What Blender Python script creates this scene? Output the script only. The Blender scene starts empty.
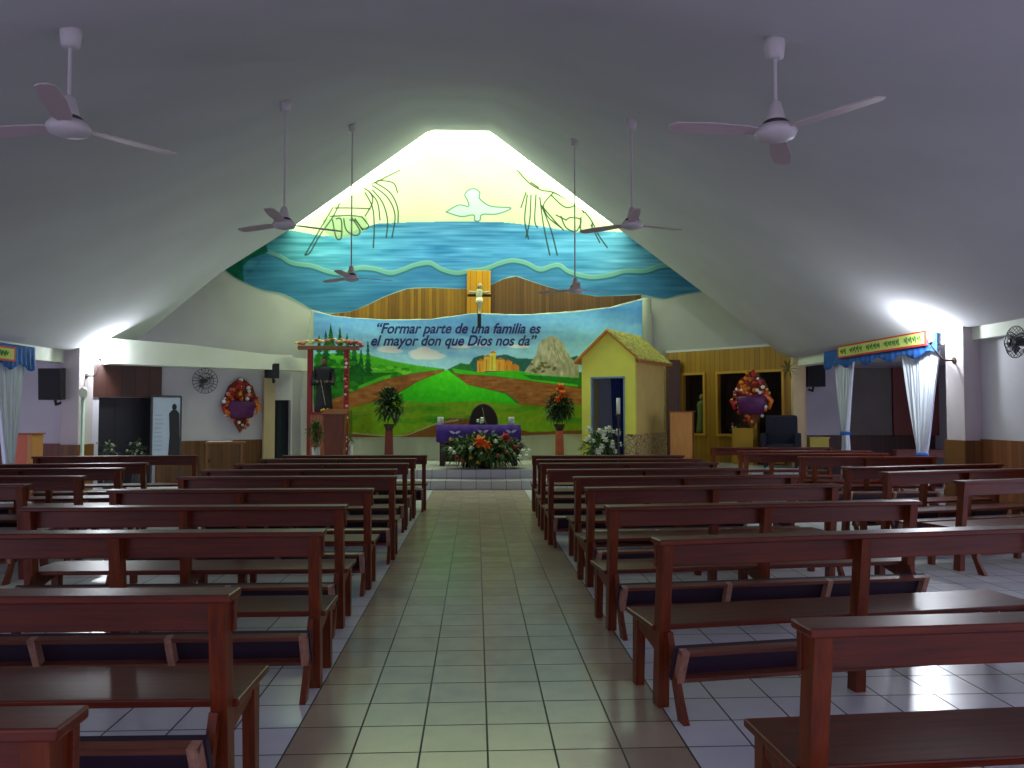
import bpy, bmesh, math, random
import numpy as np
from mathutils import Vector, Matrix
random.seed(7); rng = np.random.default_rng(7)
SC = bpy.context.scene; COL = SC.collection
PI = math.pi

# ------------------------------------------------------------------ camera
F = 790.0; H = 1.65
_p = math.atan(30/790); _y = math.atan(36/(790/math.cos(_p)))
_f = np.array([math.sin(_y)*math.cos(_p), math.cos(_y)*math.cos(_p), math.sin(_p)])
_r = np.cross(_f, [0, 0, 1]); _r /= np.linalg.norm(_r); _u = np.cross(_r, _f)
cam = bpy.data.cameras.new('camera'); cam.sensor_width = 36; cam.lens = 36*F/1024
cam.clip_start = .05; cam.clip_end = 200
co = bpy.data.objects.new('camera', cam); COL.objects.link(co); SC.camera = co
co.matrix_world = Matrix(((_r[0], _u[0], -_f[0], 0), (_r[1], _u[1], -_f[1], 0), (_r[2], _u[2], -_f[2], H), (0, 0, 0, 1)))

# ------------------------------------------------------------------ world, exposure
vs = SC.view_settings
SC.display_settings.display_device = 'sRGB'
vs.view_transform = 'Standard'; vs.look = 'None'; vs.gamma = 1; vs.exposure = 0.0; vs.use_curve_mapping = False
w = bpy.data.worlds.new('daylight'); SC.world = w; w.use_nodes = True
bg = w.node_tree.nodes['Background']; bg.inputs[0].default_value = (.58, .55, .74, 1); bg.inputs[1].default_value = 1.9

# skylight over the chancel, the two wall lamps (built further down), daylight through the open rear
SKY_L = 5.4; SKY_C = (.86, 1.0, .62)
LAMP_W = 120
SC.cycles.sample_clamp_indirect = 6

# ------------------------------------------------------------------ layout helpers (photo pixel -> point on a plane of the place)
def ray(x, y): return _r*(x-512)/F - _u*(y-384)/F + _f
def atY(x, y, Y):
    d = ray(x, y); t = Y/d[1]; return Vector((d[0]*t, Y, d[2]*t+H))
def atX(x, y, X):
    d = ray(x, y); t = X/d[0]; return Vector((X, d[1]*t, d[2]*t+H))
class Wall:
    """vertical plane through a and b (plan points); s runs along it, n points at the nave"""
    def __init__(s, a, b):
        s.a = Vector(a); s.d = (Vector(b)-s.a); s.L = s.d.length; s.d.normalize()
        s.n = Vector((s.d[1], -s.d[0])); s.rz = math.atan2(s.d[1], s.d[0])
    def uv(s, x, y, off=0):
        d = ray(x, y); o = s.a + s.n*off
        t = (o.dot(s.n))/(d[0]*s.n[0]+d[1]*s.n[1])
        p = Vector((d[0]*t, d[1]*t)); return (p-o).dot(s.d), d[2]*t+H
    def P(s, u, z, off=0):
        q = s.a+s.d*u+s.n*off; return Vector((q[0], q[1], z))
    def px(s, x, y, off=0):
        u, z = s.uv(x, y, off); return s.P(u, z, off)

# ------------------------------------------------------------------ materials
def lin(c): return tuple(((v/255)/12.92 if v/255 <= .04045 else ((v/255+.055)/1.055)**2.4) for v in c)
MATS = {}
def mat(name, rgb, rough=.6, spec=.5, noise=0, scale=8, emit=None, metal=0, coat=0, bump=0, stretch=None):
    if name in MATS: return MATS[name]
    m = bpy.data.materials.new(name); m.use_nodes = True; nt = m.node_tree; b = nt.nodes['Principled BSDF']
    c = lin(rgb); b.inputs['Base Color'].default_value = (*c, 1)
    b.inputs['Roughness'].default_value = rough; b.inputs['Specular IOR Level'].default_value = spec
    b.inputs['Metallic'].default_value = metal; b.inputs['Coat Weight'].default_value = coat
    b.inputs['Coat Roughness'].default_value = .15
    if noise or bump:
        tc = nt.nodes.new('ShaderNodeTexCoord'); mp = nt.nodes.new('ShaderNodeMapping')
        nt.links.new(tc.outputs['Object'], mp.inputs[0])
        if stretch: mp.inputs['Scale'].default_value = stretch
        n = nt.nodes.new('ShaderNodeTexNoise'); n.inputs['Scale'].default_value = scale; n.inputs['Detail'].default_value = 5
        nt.links.new(mp.outputs[0], n.inputs['Vector'])
        if noise:
            r = nt.nodes.new('ShaderNodeValToRGB'); nt.links.new(n.outputs['Fac'], r.inputs[0])
            r.color_ramp.elements[0].position = .3; r.color_ramp.elements[1].position = .7
            r.color_ramp.elements[0].color = (*[v*(1-noise) for v in c], 1)
            r.color_ramp.elements[1].color = (*[min(1, v*(1+noise)) for v in c], 1)
            nt.links.new(r.outputs[0], b.inputs['Base Color'])
        if bump:
            bp = nt.nodes.new('ShaderNodeBump'); bp.inputs['Strength'].default_value = bump; bp.inputs['Distance'].default_value = .01
            nt.links.new(n.outputs['Fac'], bp.inputs['Height']); nt.links.new(bp.outputs[0], b.inputs['Normal'])
    if emit:
        b.inputs['Emission Color'].default_value = (*emit[0], 1); b.inputs['Emission Strength'].default_value = emit[1]
    MATS[name] = m; return m
def planks(name, c1, c2, width=.12, axis='X', rough=.4):
    """vertical boards with a tone per board, grain and dark joints"""
    m = bpy.data.materials.new(name); m.use_nodes = True; nt = m.node_tree; b = nt.nodes['Principled BSDF']
    N = nt.nodes.new; L = nt.links.new
    tc = N('ShaderNodeTexCoord'); sp = N('ShaderNodeSeparateXYZ'); L(tc.outputs['Object'], sp.inputs[0])
    dv = N('ShaderNodeMath'); dv.operation = 'DIVIDE'; dv.inputs[1].default_value = width; L(sp.outputs[axis], dv.inputs[0])
    fl = N('ShaderNodeMath'); fl.operation = 'FLOOR'; L(dv.outputs[0], fl.inputs[0])
    wn = N('ShaderNodeTexWhiteNoise'); wn.noise_dimensions = '1D'; L(fl.outputs[0], wn.inputs['W'])
    mp = N('ShaderNodeMapping'); mp.inputs['Scale'].default_value = (14, 14, 1.2); L(tc.outputs['Object'], mp.inputs[0])
    ns = N('ShaderNodeTexNoise'); ns.inputs['Scale'].default_value = 3; ns.inputs['Detail'].default_value = 6; L(mp.outputs[0], ns.inputs['Vector'])
    ad = N('ShaderNodeMath'); ad.operation = 'MULTIPLY_ADD'; ad.inputs[1].default_value = .55; L(wn.outputs['Value'], ad.inputs[0])
    sc = N('ShaderNodeMath'); sc.operation = 'MULTIPLY'; sc.inputs[1].default_value = .5; L(ns.outputs['Fac'], sc.inputs[0]); L(sc.outputs[0], ad.inputs[2])
    mx = N('ShaderNodeMix'); mx.data_type = 'RGBA'; mx.inputs[6].default_value = (*lin(c1), 1); mx.inputs[7].default_value = (*lin(c2), 1); L(ad.outputs[0], mx.inputs[0])
    fr = N('ShaderNodeMath'); fr.operation = 'FRACT'; L(dv.outputs[0], fr.inputs[0])
    gt = N('ShaderNodeMath'); gt.operation = 'GREATER_THAN'; gt.inputs[1].default_value = .06; L(fr.outputs[0], gt.inputs[0])
    m2 = N('ShaderNodeMix'); m2.data_type = 'RGBA'; m2.inputs[6].default_value = (*[v*.35 for v in lin(c1)], 1); L(mx.outputs[2], m2.inputs[7]); L(gt.outputs[0], m2.inputs[0])
    L(m2.outputs[2], b.inputs['Base Color']); b.inputs['Roughness'].default_value = rough
    return m
def wood(name, c1, c2, rough=.3, coat=.3, axis=0):
    m = bpy.data.materials.new(name); m.use_nodes = True; nt = m.node_tree; b = nt.nodes['Principled BSDF']
    N = nt.nodes.new; L = nt.links.new
    tc = N('ShaderNodeTexCoord'); mp = N('ShaderNodeMapping'); s = [22, 22, 22]; s[axis] = 1.3; mp.inputs['Scale'].default_value = s
    oi = N('ShaderNodeObjectInfo'); va = N('ShaderNodeVectorMath'); va.operation = 'ADD'
    L(tc.outputs['Object'], mp.inputs[0]); L(mp.outputs[0], va.inputs[0]); L(oi.outputs['Random'], va.inputs[1])
    ns = N('ShaderNodeTexNoise'); ns.inputs['Scale'].default_value = 1.5; ns.inputs['Detail'].default_value = 7; ns.inputs['Roughness'].default_value = .65
    L(va.outputs[0], ns.inputs['Vector'])
    r = N('ShaderNodeValToRGB'); r.color_ramp.elements[0].position = .32; r.color_ramp.elements[1].position = .68
    r.color_ramp.elements[0].color = (*lin(c1), 1); r.color_ramp.elements[1].color = (*lin(c2), 1)
    L(ns.outputs['Fac'], r.inputs[0]); L(r.outputs[0], b.inputs['Base Color'])
    b.inputs['Roughness'].default_value = rough; b.inputs['Coat Weight'].default_value = coat; b.inputs['Coat Roughness'].default_value = .2; b.inputs['Specular IOR Level'].default_value = .32
    bp = N('ShaderNodeBump'); bp.inputs['Strength'].default_value = .15; bp.inputs['Distance'].default_value = .004
    L(ns.outputs['Fac'], bp.inputs['Height']); L(bp.outputs[0], b.inputs['Normal'])
    return m
def vcol_mat(name, rough=.7):
    m = bpy.data.materials.new(name); m.use_nodes = True; nt = m.node_tree; b = nt.nodes['Principled BSDF']
    a = nt.nodes.new('ShaderNodeAttribute'); a.attribute_name = 'paint'
    nt.links.new(a.outputs['Color'], b.inputs['Base Color']); b.inputs['Roughness'].default_value = rough
    b.inputs['Specular IOR Level'].default_value = .2
    return m

# tiled floor: warm aisle six tiles wide, pale tiles either side
def floor_mat():
    m = bpy.data.materials.new('floor_tiles'); m.use_nodes = True; nt = m.node_tree; b = nt.nodes['Principled BSDF']
    N = nt.nodes.new; L = nt.links.new
    def M(op, a, b_=None, c=None):
        n = N('ShaderNodeMath'); n.operation = op
        for i, v in enumerate((a, b_, c)):
            if v is None: continue
            if isinstance(v, (int, float)): n.inputs[i].default_value = v
            else: L(v, n.inputs[i])
        return n.outputs[0]
    g = N('ShaderNodeNewGeometry'); sp = N('ShaderNodeSeparateXYZ'); L(g.outputs['Position'], sp.inputs[0])
    u = M('DIVIDE', M('ADD', sp.outputs[0], .93+33), .33); v = M('DIVIDE', M('ADD', sp.outputs[1], .02+33), .33)
    fu = M('FLOOR', u); fv = M('FLOOR', v)
    cx = N('ShaderNodeCombineXYZ'); L(fu, cx.inputs[0]); L(fv, cx.inputs[1])
    wn = N('ShaderNodeTexWhiteNoise'); wn.noise_dimensions = '3D'; L(cx.outputs[0], wn.inputs['Vector'])
    def edge(t):
        f = M('FRACT', t); return M('MINIMUM', f, M('SUBTRACT', 1.0, f))
    gr = M('LESS_THAN', M('MINIMUM', edge(u), edge(v)), .015)
    ais = M('MULTIPLY', M('GREATER_THAN', sp.outputs[0], -.93), M('LESS_THAN', sp.outputs[0], 1.05))
    ns = N('ShaderNodeTexNoise'); ns.inputs['Scale'].default_value = 5; ns.inputs['Detail'].default_value = 5; L(g.outputs['Position'], ns.inputs['Vector'])
    k = M('ADD', M('MULTIPLY', wn.outputs['Value'], .45), M('MULTIPLY', ns.outputs['Fac'], .6))
    def mix(f, a, b_):
        n = N('ShaderNodeMix'); n.data_type = 'RGBA'; L(f, n.inputs[0])
        for i, c in ((6, a), (7, b_)):
            if isinstance(c, tuple): n.inputs[i].default_value = (*lin(c), 1)
            else: L(c, n.inputs[i])
        return n.outputs[2]
    warm = mix(k, (160, 142, 124), (194, 176, 152)); pale = mix(k, (214, 217, 226), (238, 240, 246))
    c = mix(ais, pale, warm); c = mix(gr, c, (58, 56, 54)); L(c, b.inputs['Base Color'])
    L(M('ADD', M('MULTIPLY', ns.outputs['Fac'], .14), M('MULTIPLY_ADD', gr, .4, .14)), b.inputs['Roughness'])
    bp = N('ShaderNodeBump'); bp.inputs['Strength'].default_value = .3; bp.inputs['Distance'].default_value = .004
    L(M('SUBTRACT', M('MULTIPLY', wn.outputs['Value'], .1), gr), bp.inputs['Height']); L(bp.outputs[0], b.inputs['Normal'])
    return m

# ------------------------------------------------------------------ mesh helpers
def link(name, bm, m, parent=None, smooth=False):
    me = bpy.data.meshes.new(name); bm.normal_update(); bm.to_mesh(me); bm.free()
    if isinstance(m, (list, tuple)):
        for q in m: me.materials.append(q)
    elif m: me.materials.append(m)
    if smooth: me.polygons.foreach_set('use_smooth', [True]*len(me.polygons))
    o = bpy.data.objects.new(name, me); COL.objects.link(o)
    if parent: o.parent = parent
    return o
def tag(o, label=None, cat=None, group=None, kind=None):
    if label: o['label'] = label
    if cat: o['category'] = cat
    if group: o['group'] = group
    if kind: o['kind'] = kind
    return o
def thing(name, label, cat, loc=(0, 0, 0), rz=0, group=None):
    o = bpy.data.objects.new(name, None); COL.objects.link(o); o.location = loc; o.rotation_euler = (0, 0, rz)
    o.empty_display_size = .1
    return tag(o, label, cat, group)
def struct(o, label=None): o['kind'] = 'structure'; return o
def B(): return bmesh.new()
def box(bm, x0, x1, y0, y1, z0, z1, bevel=0, M=None, mi=0):
    vs_ = [bm.verts.new(p) for p in ((x0, y0, z0), (x1, y0, z0), (x1, y1, z0), (x0, y1, z0), (x0, y0, z1), (x1, y0, z1), (x1, y1, z1), (x0, y1, z1))]
    if M is not None:
        for v in vs_: v.co = M @ v.co
    fs = [bm.faces.new([vs_[i] for i in q]) for q in ((0, 3, 2, 1), (4, 5, 6, 7), (0, 1, 5, 4), (1, 2, 6, 5), (2, 3, 7, 6), (3, 0, 4, 7))]
    for f in fs: f.material_index = mi
    if bevel:
        es = list({e for f in fs for e in f.edges})
        r = bmesh.ops.bevel(bm, geom=es, offset=bevel, segments=2, affect='EDGES', profile=.5)
        for f in r['faces']: f.material_index = mi
    return bm
def prism(bm, pts, a, b, plane='YZ', mi=0):
    """polygon pts extruded from a to b along the remaining axis"""
    def P(u, v, t):
        return {'YZ': (t, u, v), 'XZ': (u, t, v), 'XY': (u, v, t)}[plane]
    lo = [bm.verts.new(P(u, v, a)) for u, v in pts]; hi = [bm.verts.new(P(u, v, b)) for u, v in pts]
    n = len(pts); fs = [bm.faces.new(lo), bm.faces.new(hi[::-1])]
    for i in range(n): fs.append(bm.faces.new((lo[i], hi[i], hi[(i+1) % n], lo[(i+1) % n])))
    for f in fs: f.material_index = mi
    bmesh.ops.recalc_face_normals(bm, faces=fs)
    return bm
def tube(bm, pts, r, seg=10, mi=0, cap=True):
    pts = [Vector(p) for p in pts]; n = len(pts)
    rs = r if isinstance(r, (list, tuple)) else [r]*n
    rings = []
    for i, p in enumerate(pts):
        d = (pts[min(i+1, n-1)]-pts[max(i-1, 0)]).normalized()
        a = d.cross(Vector((0, 0, 1)) if abs(d.z) < .95 else Vector((1, 0, 0))).normalized(); b = d.cross(a)
        rings.append([bm.verts.new(p+(a*math.cos(t)+b*math.sin(t))*rs[i]) for t in [2*PI*k/seg for k in range(seg)]])
    for i in range(n-1):
        for k in range(seg):
            f = bm.faces.new((rings[i][k], rings[i][(k+1) % seg], rings[i+1][(k+1) % seg], rings[i+1][k])); f.smooth = True; f.material_index = mi
    if cap:
        for rg in (rings[0], rings[-1]):
            f = bm.faces.new(rg); f.material_index = mi
    return bm
def lathe(bm, prof, c=(0, 0, 0), seg=20, mi=0, sx=1, sy=1):
    rings = []
    for r, z in prof:
        rings.append([bm.verts.new((c[0]+sx*max(r, .0005)*math.cos(2*PI*k/seg), c[1]+sy*max(r, .0005)*math.sin(2*PI*k/seg), c[2]+z)) for k in range(seg)])
    for i in range(len(rings)-1):
        for k in range(seg):
            f = bm.faces.new((rings[i][k], rings[i][(k+1) % seg], rings[i+1][(k+1) % seg], rings[i+1][k])); f.smooth = True; f.material_index = mi
    bm.faces.new(rings[0]); bm.faces.new(rings[-1])
    bmesh.ops.recalc_face_normals(bm, faces=bm.faces[:])
    return bm
def ball(bm, c, r, sub=2, sc=(1, 1, 1), mi=0):
    M = Matrix.Translation(c) @ Matrix.Diagonal((r*sc[0], r*sc[1], r*sc[2], 1))
    res = bmesh.ops.create_icosphere(bm, subdivisions=sub, radius=1, matrix=M)
    for v in res['verts']:
        for f in v.link_faces: f.smooth = True; f.material_index = mi
    return bm
def leaf(bm, p, d, L, w_, mi=0, droop=.25):
    d = Vector(d).normalized(); a = d.cross(Vector((0, 0, 1)));
    a = a.normalized() if a.length > .05 else Vector((1, 0, 0))
    up = a.cross(d)
    P = Vector(p); q = P+d*L*.5+up*L*.03; e = P+d*L-Vector((0, 0, L*droop))
    v = [bm.verts.new(x) for x in (P, q+a*w_+up*w_*.4, e, q-a*w_+up*w_*.4, q)]
    for t in ((0, 1, 4), (1, 2, 4), (2, 3, 4), (3, 0, 4)):
        f = bm.faces.new([v[i] for i in t]); f.material_index = mi
def dup(root, loc, rz, label, group=None):
    r_ = root.copy(); COL.objects.link(r_); r_.location = loc; r_.rotation_euler = (0, 0, rz); r_['label'] = label
    if group: r_['group'] = group
    def rec(src, dst):
        for ch in src.children:
            c = ch.copy(); COL.objects.link(c); c.parent = dst; rec(ch, c)
    rec(root, r_); return r_

# ------------------------------------------------------------------ the building
plaster = mat('ceiling_plaster', (196, 196, 200), .95, .1, noise=.06, scale=.6, bump=.2)
wallm = mat('painted_wall', (200, 198, 205), .85, .2, noise=.05, scale=1.5)
creamm = mat('cream_pier_paint', (200, 180, 140), .8, .2, noise=.06, scale=2)
fasciam = mat('fascia_paint', (222, 228, 214), .8, .2, noise=.04, scale=2)
wains = planks('wainscot_boards', (80, 50, 20), (124, 80, 32), .11, 'X', .45)
wainsY = planks('wainscot_boards_side', (92, 50, 24), (150, 88, 44), .11, 'Y', .45)
YM = 21.6; YE = 19.0; XC = -.4; XL = -8.4; XR = 7.72

bm = B(); box(bm, -12.5, 12, -3, 23, -.2, 0)
struct(link('floor', bm, floor_mat()))
# chancel platform: two tiled steps
tilem = bpy.data.materials.new('step_tiles'); tilem.use_nodes = True
def _tile():
    nt = tilem.node_tree; b = nt.nodes['Principled BSDF']; N = nt.nodes.new; L = nt.links.new
    tc = N('ShaderNodeTexCoord'); sp = N('ShaderNodeSeparateXYZ'); L(tc.outputs['Object'], sp.inputs[0])
    outs = []
    for ax in (0, 1):
        d = N('ShaderNodeMath'); d.operation = 'DIVIDE'; d.inputs[1].default_value = .33; L(sp.outputs[ax], d.inputs[0])
        f = N('ShaderNodeMath'); f.operation = 'FRACT'; L(d.outputs[0], f.inputs[0])
        g = N('ShaderNodeMath'); g.operation = 'LESS_THAN'; g.inputs[1].default_value = .035; L(f.outputs[0], g.inputs[0]); outs.append(g.outputs[0])
    mx = N('ShaderNodeMath'); mx.operation = 'MAXIMUM'; L(outs[0], mx.inputs[0]); L(outs[1], mx.inputs[1])
    m = N('ShaderNodeMix'); m.data_type = 'RGBA'; m.inputs[6].default_value = (*lin((190, 190, 196)), 1); m.inputs[7].default_value = (*lin((90, 88, 90)), 1)
    L(mx.outputs[0], m.inputs[0]); L(m.outputs[2], b.inputs['Base Color']); b.inputs['Roughness'].default_value = .3
_tile()
for i, (y, z, h) in enumerate(((17.28, 0, .2), (17.85, .2, .2))):
    bm = B(); box(bm, -5.0, 7.55, y, YM-.02, z, z+h, .012)
    struct(link('trim_%d' % (i+1), bm, tilem))

# tent ceiling
def g_of(t, left):
    xs = [0, .09, .51, .71, 1.0] if left else [0, .09, .5, .77, 1.0]
    ys = [1, 1, .55, .36, .0] if left else [1, 1, .555, .264, .0]
    return float(np.interp(t, xs, ys))
def Zc(X, Y):
    zr = float(np.interp(Y, [-3, 0, 4.8, 9, 13, 19], [3.3, 3.42, 4.2, 5.52, 6.88, 8.54]))
    left = X < XC; t = abs(X-XC)/(8.05 if left else 8.0)
    if t > 1: t = 1
    gg = g_of(t, left)
    # rounder towards the rear of the nave
    k = min(1, max(0, (19-Y)/14)); gs = (1-t**1.6); gg = gg*(1-.5*k)+gs*.5*k
    zs = 3.0
    return zs+(zr-zs)*gg
bm = B(); NX, NY = 90, 72; gv = []
for j in range(NY+1):
    Y = -3+(YE+3)*j/NY
    gv.append([bm.verts.new((XL-.5+(XR+.78-XL)*i/NX, Y, Zc(XL-.5+(XR+.78-XL)*i/NX, Y))) for i in range(NX+1)])
for j in range(NY):
    for i in range(NX): bm.faces.new((gv[j][i], gv[j+1][i], gv[j+1][i+1], gv[j][i+1]))
bmesh.ops.recalc_face_normals(bm, faces=bm.faces[:])
o = struct(link('ceiling', bm, plaster, smooth=True))
# roof between the ceiling's lip and the mural wall: skylight in the middle, plaster towards the sides
E_px = [(118, 325), (220, 268), (290, 227), (330, 200), (380, 165), (430, 130), (490, 131), (540, 167), (585, 199.5), (627, 230.5), (712, 293), (785, 350)]
M_px = [(118, 320), (220, 262), (288, 229), (330, 208), (380, 178), (428, 156), (492, 156), (540, 181), (585, 211), (629, 232), (712, 287), (785, 344)]
def edge_pt(x):
    ex = [p[0] for p in E_px]; ey = [p[1] for p in E_px]
    P = atY(x, float(np.interp(x, ex, ey)), YE); P.z = Zc(P.x, YE)+.0; return P
def mur_pt(x, y): return atY(x, y, YM)
skym = mat('skylight_sheet', (235, 245, 225), .6, .2, emit=(SKY_C, SKY_L))
xs = [p[0] for p in M_px]
def roofstrip(idx, m, name):
    bm = B(); a = []; b_ = []
    for i in idx:
        a.append(bm.verts.new(edge_pt(E_px[i][0]))); b_.append(bm.verts.new(mur_pt(*M_px[i])+Vector((0, -.0, .0))))
    for k in range(len(a)-1): bm.faces.new((a[k], b_[k], b_[k+1], a[k+1]))
    return link(name, bm, m)
sk = struct(roofstrip([2, 3, 4, 5, 6, 7, 8, 9], skym, 'window_1'))
tag(sk, 'translucent skylight sheet glowing above the mural')
struct(roofstrip([0, 1, 2], plaster, 'trim_3')); struct(roofstrip([9, 10, 11], plaster, 'trim_4'))
# slabs added above the roof strip's outer ends to block outside light
for n_, (x0, x1, z0, z1) in enumerate(((-10.0, -8.35, 3.1, 4.5), (7.5, 9.2, 3.3, 4.2))):
    bm = B(); box(bm, x0, x1, 18.93, 18.99, z0, z1); box(bm, x0, x1, 18.93, 21.9, z1, z1+.05)
    if n_ == 0: box(bm, x0, x0+.1, 17.5, 21.9, 2.6, z1)
    else: box(bm, x1-.1, x1, 18.9, 21.9, 3.02, z1)
    struct(link('trim_%d' % (15+n_), bm, plaster))
# mural wall
bm = B()
pts = [(-9.2, 0), (8.6, 0), (8.6, 3.2)] + [(mur_pt(*p).x, mur_pt(*p).z) for p in M_px[::-1]] + [(-9.2, 3.2)]
prism(bm, pts, YM, YM+.25, 'XZ'); struct(link('wall_back', bm, mat('mural_wall_plaster', (205, 208, 196), .9, .15, noise=.05, scale=1.2)))

# side walls, side aisles
def holes_wall(name, W, u0, u1, z0, z1, holes, th, m, parent=None):
    """wall slab along W with rectangular holes (ua, ub, za, zb)"""
    us = sorted({u0, u1, *[h[0] for h in holes], *[h[1] for h in holes]}); zs = sorted({z0, z1, *[h[2] for h in holes], *[h[3] for h in holes]})
    bm = B()
    for i in range(len(us)-1):
        for j in range(len(zs)-1):
            uc = (us[i]+us[i+1])/2; zc = (zs[j]+zs[j+1])/2
            if any(h[0] < uc < h[1] and h[2] < zc < h[3] for h in holes): continue
            box(bm, us[i], us[i+1], 0, th, zs[j], zs[j+1])
    bmesh.ops.remove_doubles(bm, verts=bm.verts[:], dist=1e-5)
    o = link(name, bm, m, parent); o.location = (W.a[0], W.a[1], 0); o.rotation_euler = (0, 0, W.rz); return o
def wallbox(name, x0, x1, y0, y1, z0, z1, m, bev=0):
    bm = B(); box(bm, x0, x1, y0, y1, z0, z1, bev); return struct(link(name, bm, m))
wallbox('wall_left', XL-.25, XL, 4, 11.6, 0, 3.30, wallm)
wallbox('wall_right', XR+.13, XR+.4, 9.0, 12.05, 0, 2.80, wallm)
wallbox('baseboard_right', XR+.10, XR+.13, 9.0, 11.94, 0, 1.26, wainsY)
# fascia beams on both long sides
wallbox('trim_5', XL-.55, XL-.33, 11.6, 17.7, 2.73, 3.35, fasciam, .01)
wallbox('trim_6', XR, XR+.3, -3, 18.75, 2.80, 3.35, fasciam, .01)
# columns
lc = wallbox('trim_7', XL-.36, XL, 17.12, 17.75, 0, 3.30, mat('pier_paint', (196, 186, 190), .8, .2, noise=.05, scale=2), .01)
rc = wallbox('trim_8', XR-.14, XR+.14, 11.94, 12.42, 0, 3.28, MATS['pier_paint'], .01)
wallbox('baseboard_column_right', XR-.17, XR+.10, 11.91, 12.45, 0, 1.24, wains)
wallbox('baseboard_column_left', XL-.37, XL+.02, 17.10, 17.78, 0, 1.0, wains)
# left side aisle
wallbox('wall_left_aisle_end', -12.4, XL-.36, 17.3, 17.5, 0, 2.9, wallm)
wallbox('baseboard_left_aisle_end', -12.4, XL-.38, 17.27, 17.3, 0, 1.02, planks('aisle_boards', (84, 40, 34), (120, 62, 48), .12, 'X', .5))
wallbox('wall_left_outer', -12.5, -12.4, 14.5, 17.5, 0, 2.9, wallm)
wallbox('ceiling_left_aisle', -12.5, XL-.55, 9, 17.5, 2.9, 3.0, plaster)
# right side aisle
wallbox('wall_right_aisle_end', XR+.1, 12, 20.2, 20.4, 0, 2.9, wallm)
wallbox('baseboard_right_aisle_end', XR+.1, 12, 20.17, 20.2, 0, 1.1, planks('dark_boards', (52, 30, 26), (80, 46, 36), .13, 'X', .5))
wallbox('wall_right_outer', 12, 12.1, 15.5, 20.4, 0, 2.9, wallm)
wallbox('ceiling_right_aisle', XR+.3, 12.1, 9, 20.4, 2.9, 3.0, plaster)
# reddish brown partition beyond the right-hand curtains
a = atY(893, 400, 20.0); b_ = atY(952, 400, 20.0)
bm = B(); box(bm, a.x, b_.x+.4, 19.98, 20.15, 1.1, 2.85, .01); tag(struct(link('wall_partition', bm, mat('red_brown_panel', (120, 62, 58), .6, noise=.2, scale=1.5))), 'reddish brown partition wall behind the curtains')
a = atY(848, 400, 20.0)
bm = B(); box(bm, a.x, atY(893, 400, 20).x, 20.05, 20.17, 1.1, 2.85, .01); struct(link('wall_partition_grey', bm, mat('grey_panel', (112, 106, 100), .7, noise=.1, scale=1.5)))

# left chancel wall, running diagonally behind its fascia
WL = Wall((-8.4, 18.35), (-4.92, 21.01))
def uvl(x, y, off=0): return WL.uv(x, y, off)
d0 = uvl(99, 397); d1 = uvl(154, 397); e0 = uvl(274, 400); e1 = uvl(291, 400)
holes_wall('wall_chancel_left', WL, -.3, WL.L+.1, 0, 3.2, [(d0[0], d1[0], 0, d0[1]), (e0[0], e1[0], .0, e0[1])], .12, wallm)['kind'] = 'structure'
# (struct flags)
s0 = d1[0]; p0 = uvl(262, 400)[0]; p1 = uvl(273, 400)[0]
bm = B(); box(bm, s0+.05, e0[0]-.02, -.03, 0, 0, 1.0)
o = struct(link('baseboard_chancel_left', bm, wains)); o.location = (WL.a[0], WL.a[1], 0); o.rotation_euler = (0, 0, WL.rz)
bm = B(); box(bm, p0, p1, -.14, -.03, .0, 2.78, .008)
o = struct(link('trim_9', bm, creamm)); o.location = (WL.a[0], WL.a[1], 0); o.rotation_euler = (0, 0, WL.rz)
bm = B(); prism(bm, [(-.1, 2.76), (WL.L+.25, 2.76), (WL.L+.25, 3.06), (1.6, 3.27), (-.1, 3.32)], -.72, -.15, 'XZ')
o = struct(link('trim_10', bm, fasciam)); o.location = (WL.a[0], WL.a[1], 0); o.rotation_euler = (0, 0, WL.rz)
bm = B(); box(bm, -.1, WL.L+.5, -.72, .1, 3.14, 3.18)
# transom boards over the wide doorway
t0 = uvl(92, 372); t1 = uvl(161, 395)
bm = B(); box(bm, t0[0], t1[0], -.05, -.005, d0[1]+.0, 2.78)
o = struct(link('trim_11', bm, planks('transom_boards', (44, 22, 16), (78, 40, 26), .3, 'X', .4))); o.location = (WL.a[0], WL.a[1], 0); o.rotation_euler = (0, 0, WL.rz)
darkm = mat('dark_interior', (26, 27, 34), .6, .3)
for n_, (q0, q1) in enumerate(((d0, d1), (e0, e1))):  # slabs filling the doorways, coloured near-black for the shade inside them
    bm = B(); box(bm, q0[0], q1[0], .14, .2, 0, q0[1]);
    for k in range(1, 3):
        u = q0[0]+(q1[0]-q0[0])*k/3; box(bm, u-.015, u+.015, .125, .14, .1, q0[1]-.1)
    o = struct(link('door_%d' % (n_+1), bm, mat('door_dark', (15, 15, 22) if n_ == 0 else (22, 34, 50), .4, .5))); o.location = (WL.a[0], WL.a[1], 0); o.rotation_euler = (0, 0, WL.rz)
    MATS.pop('door_dark', None)

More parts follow.
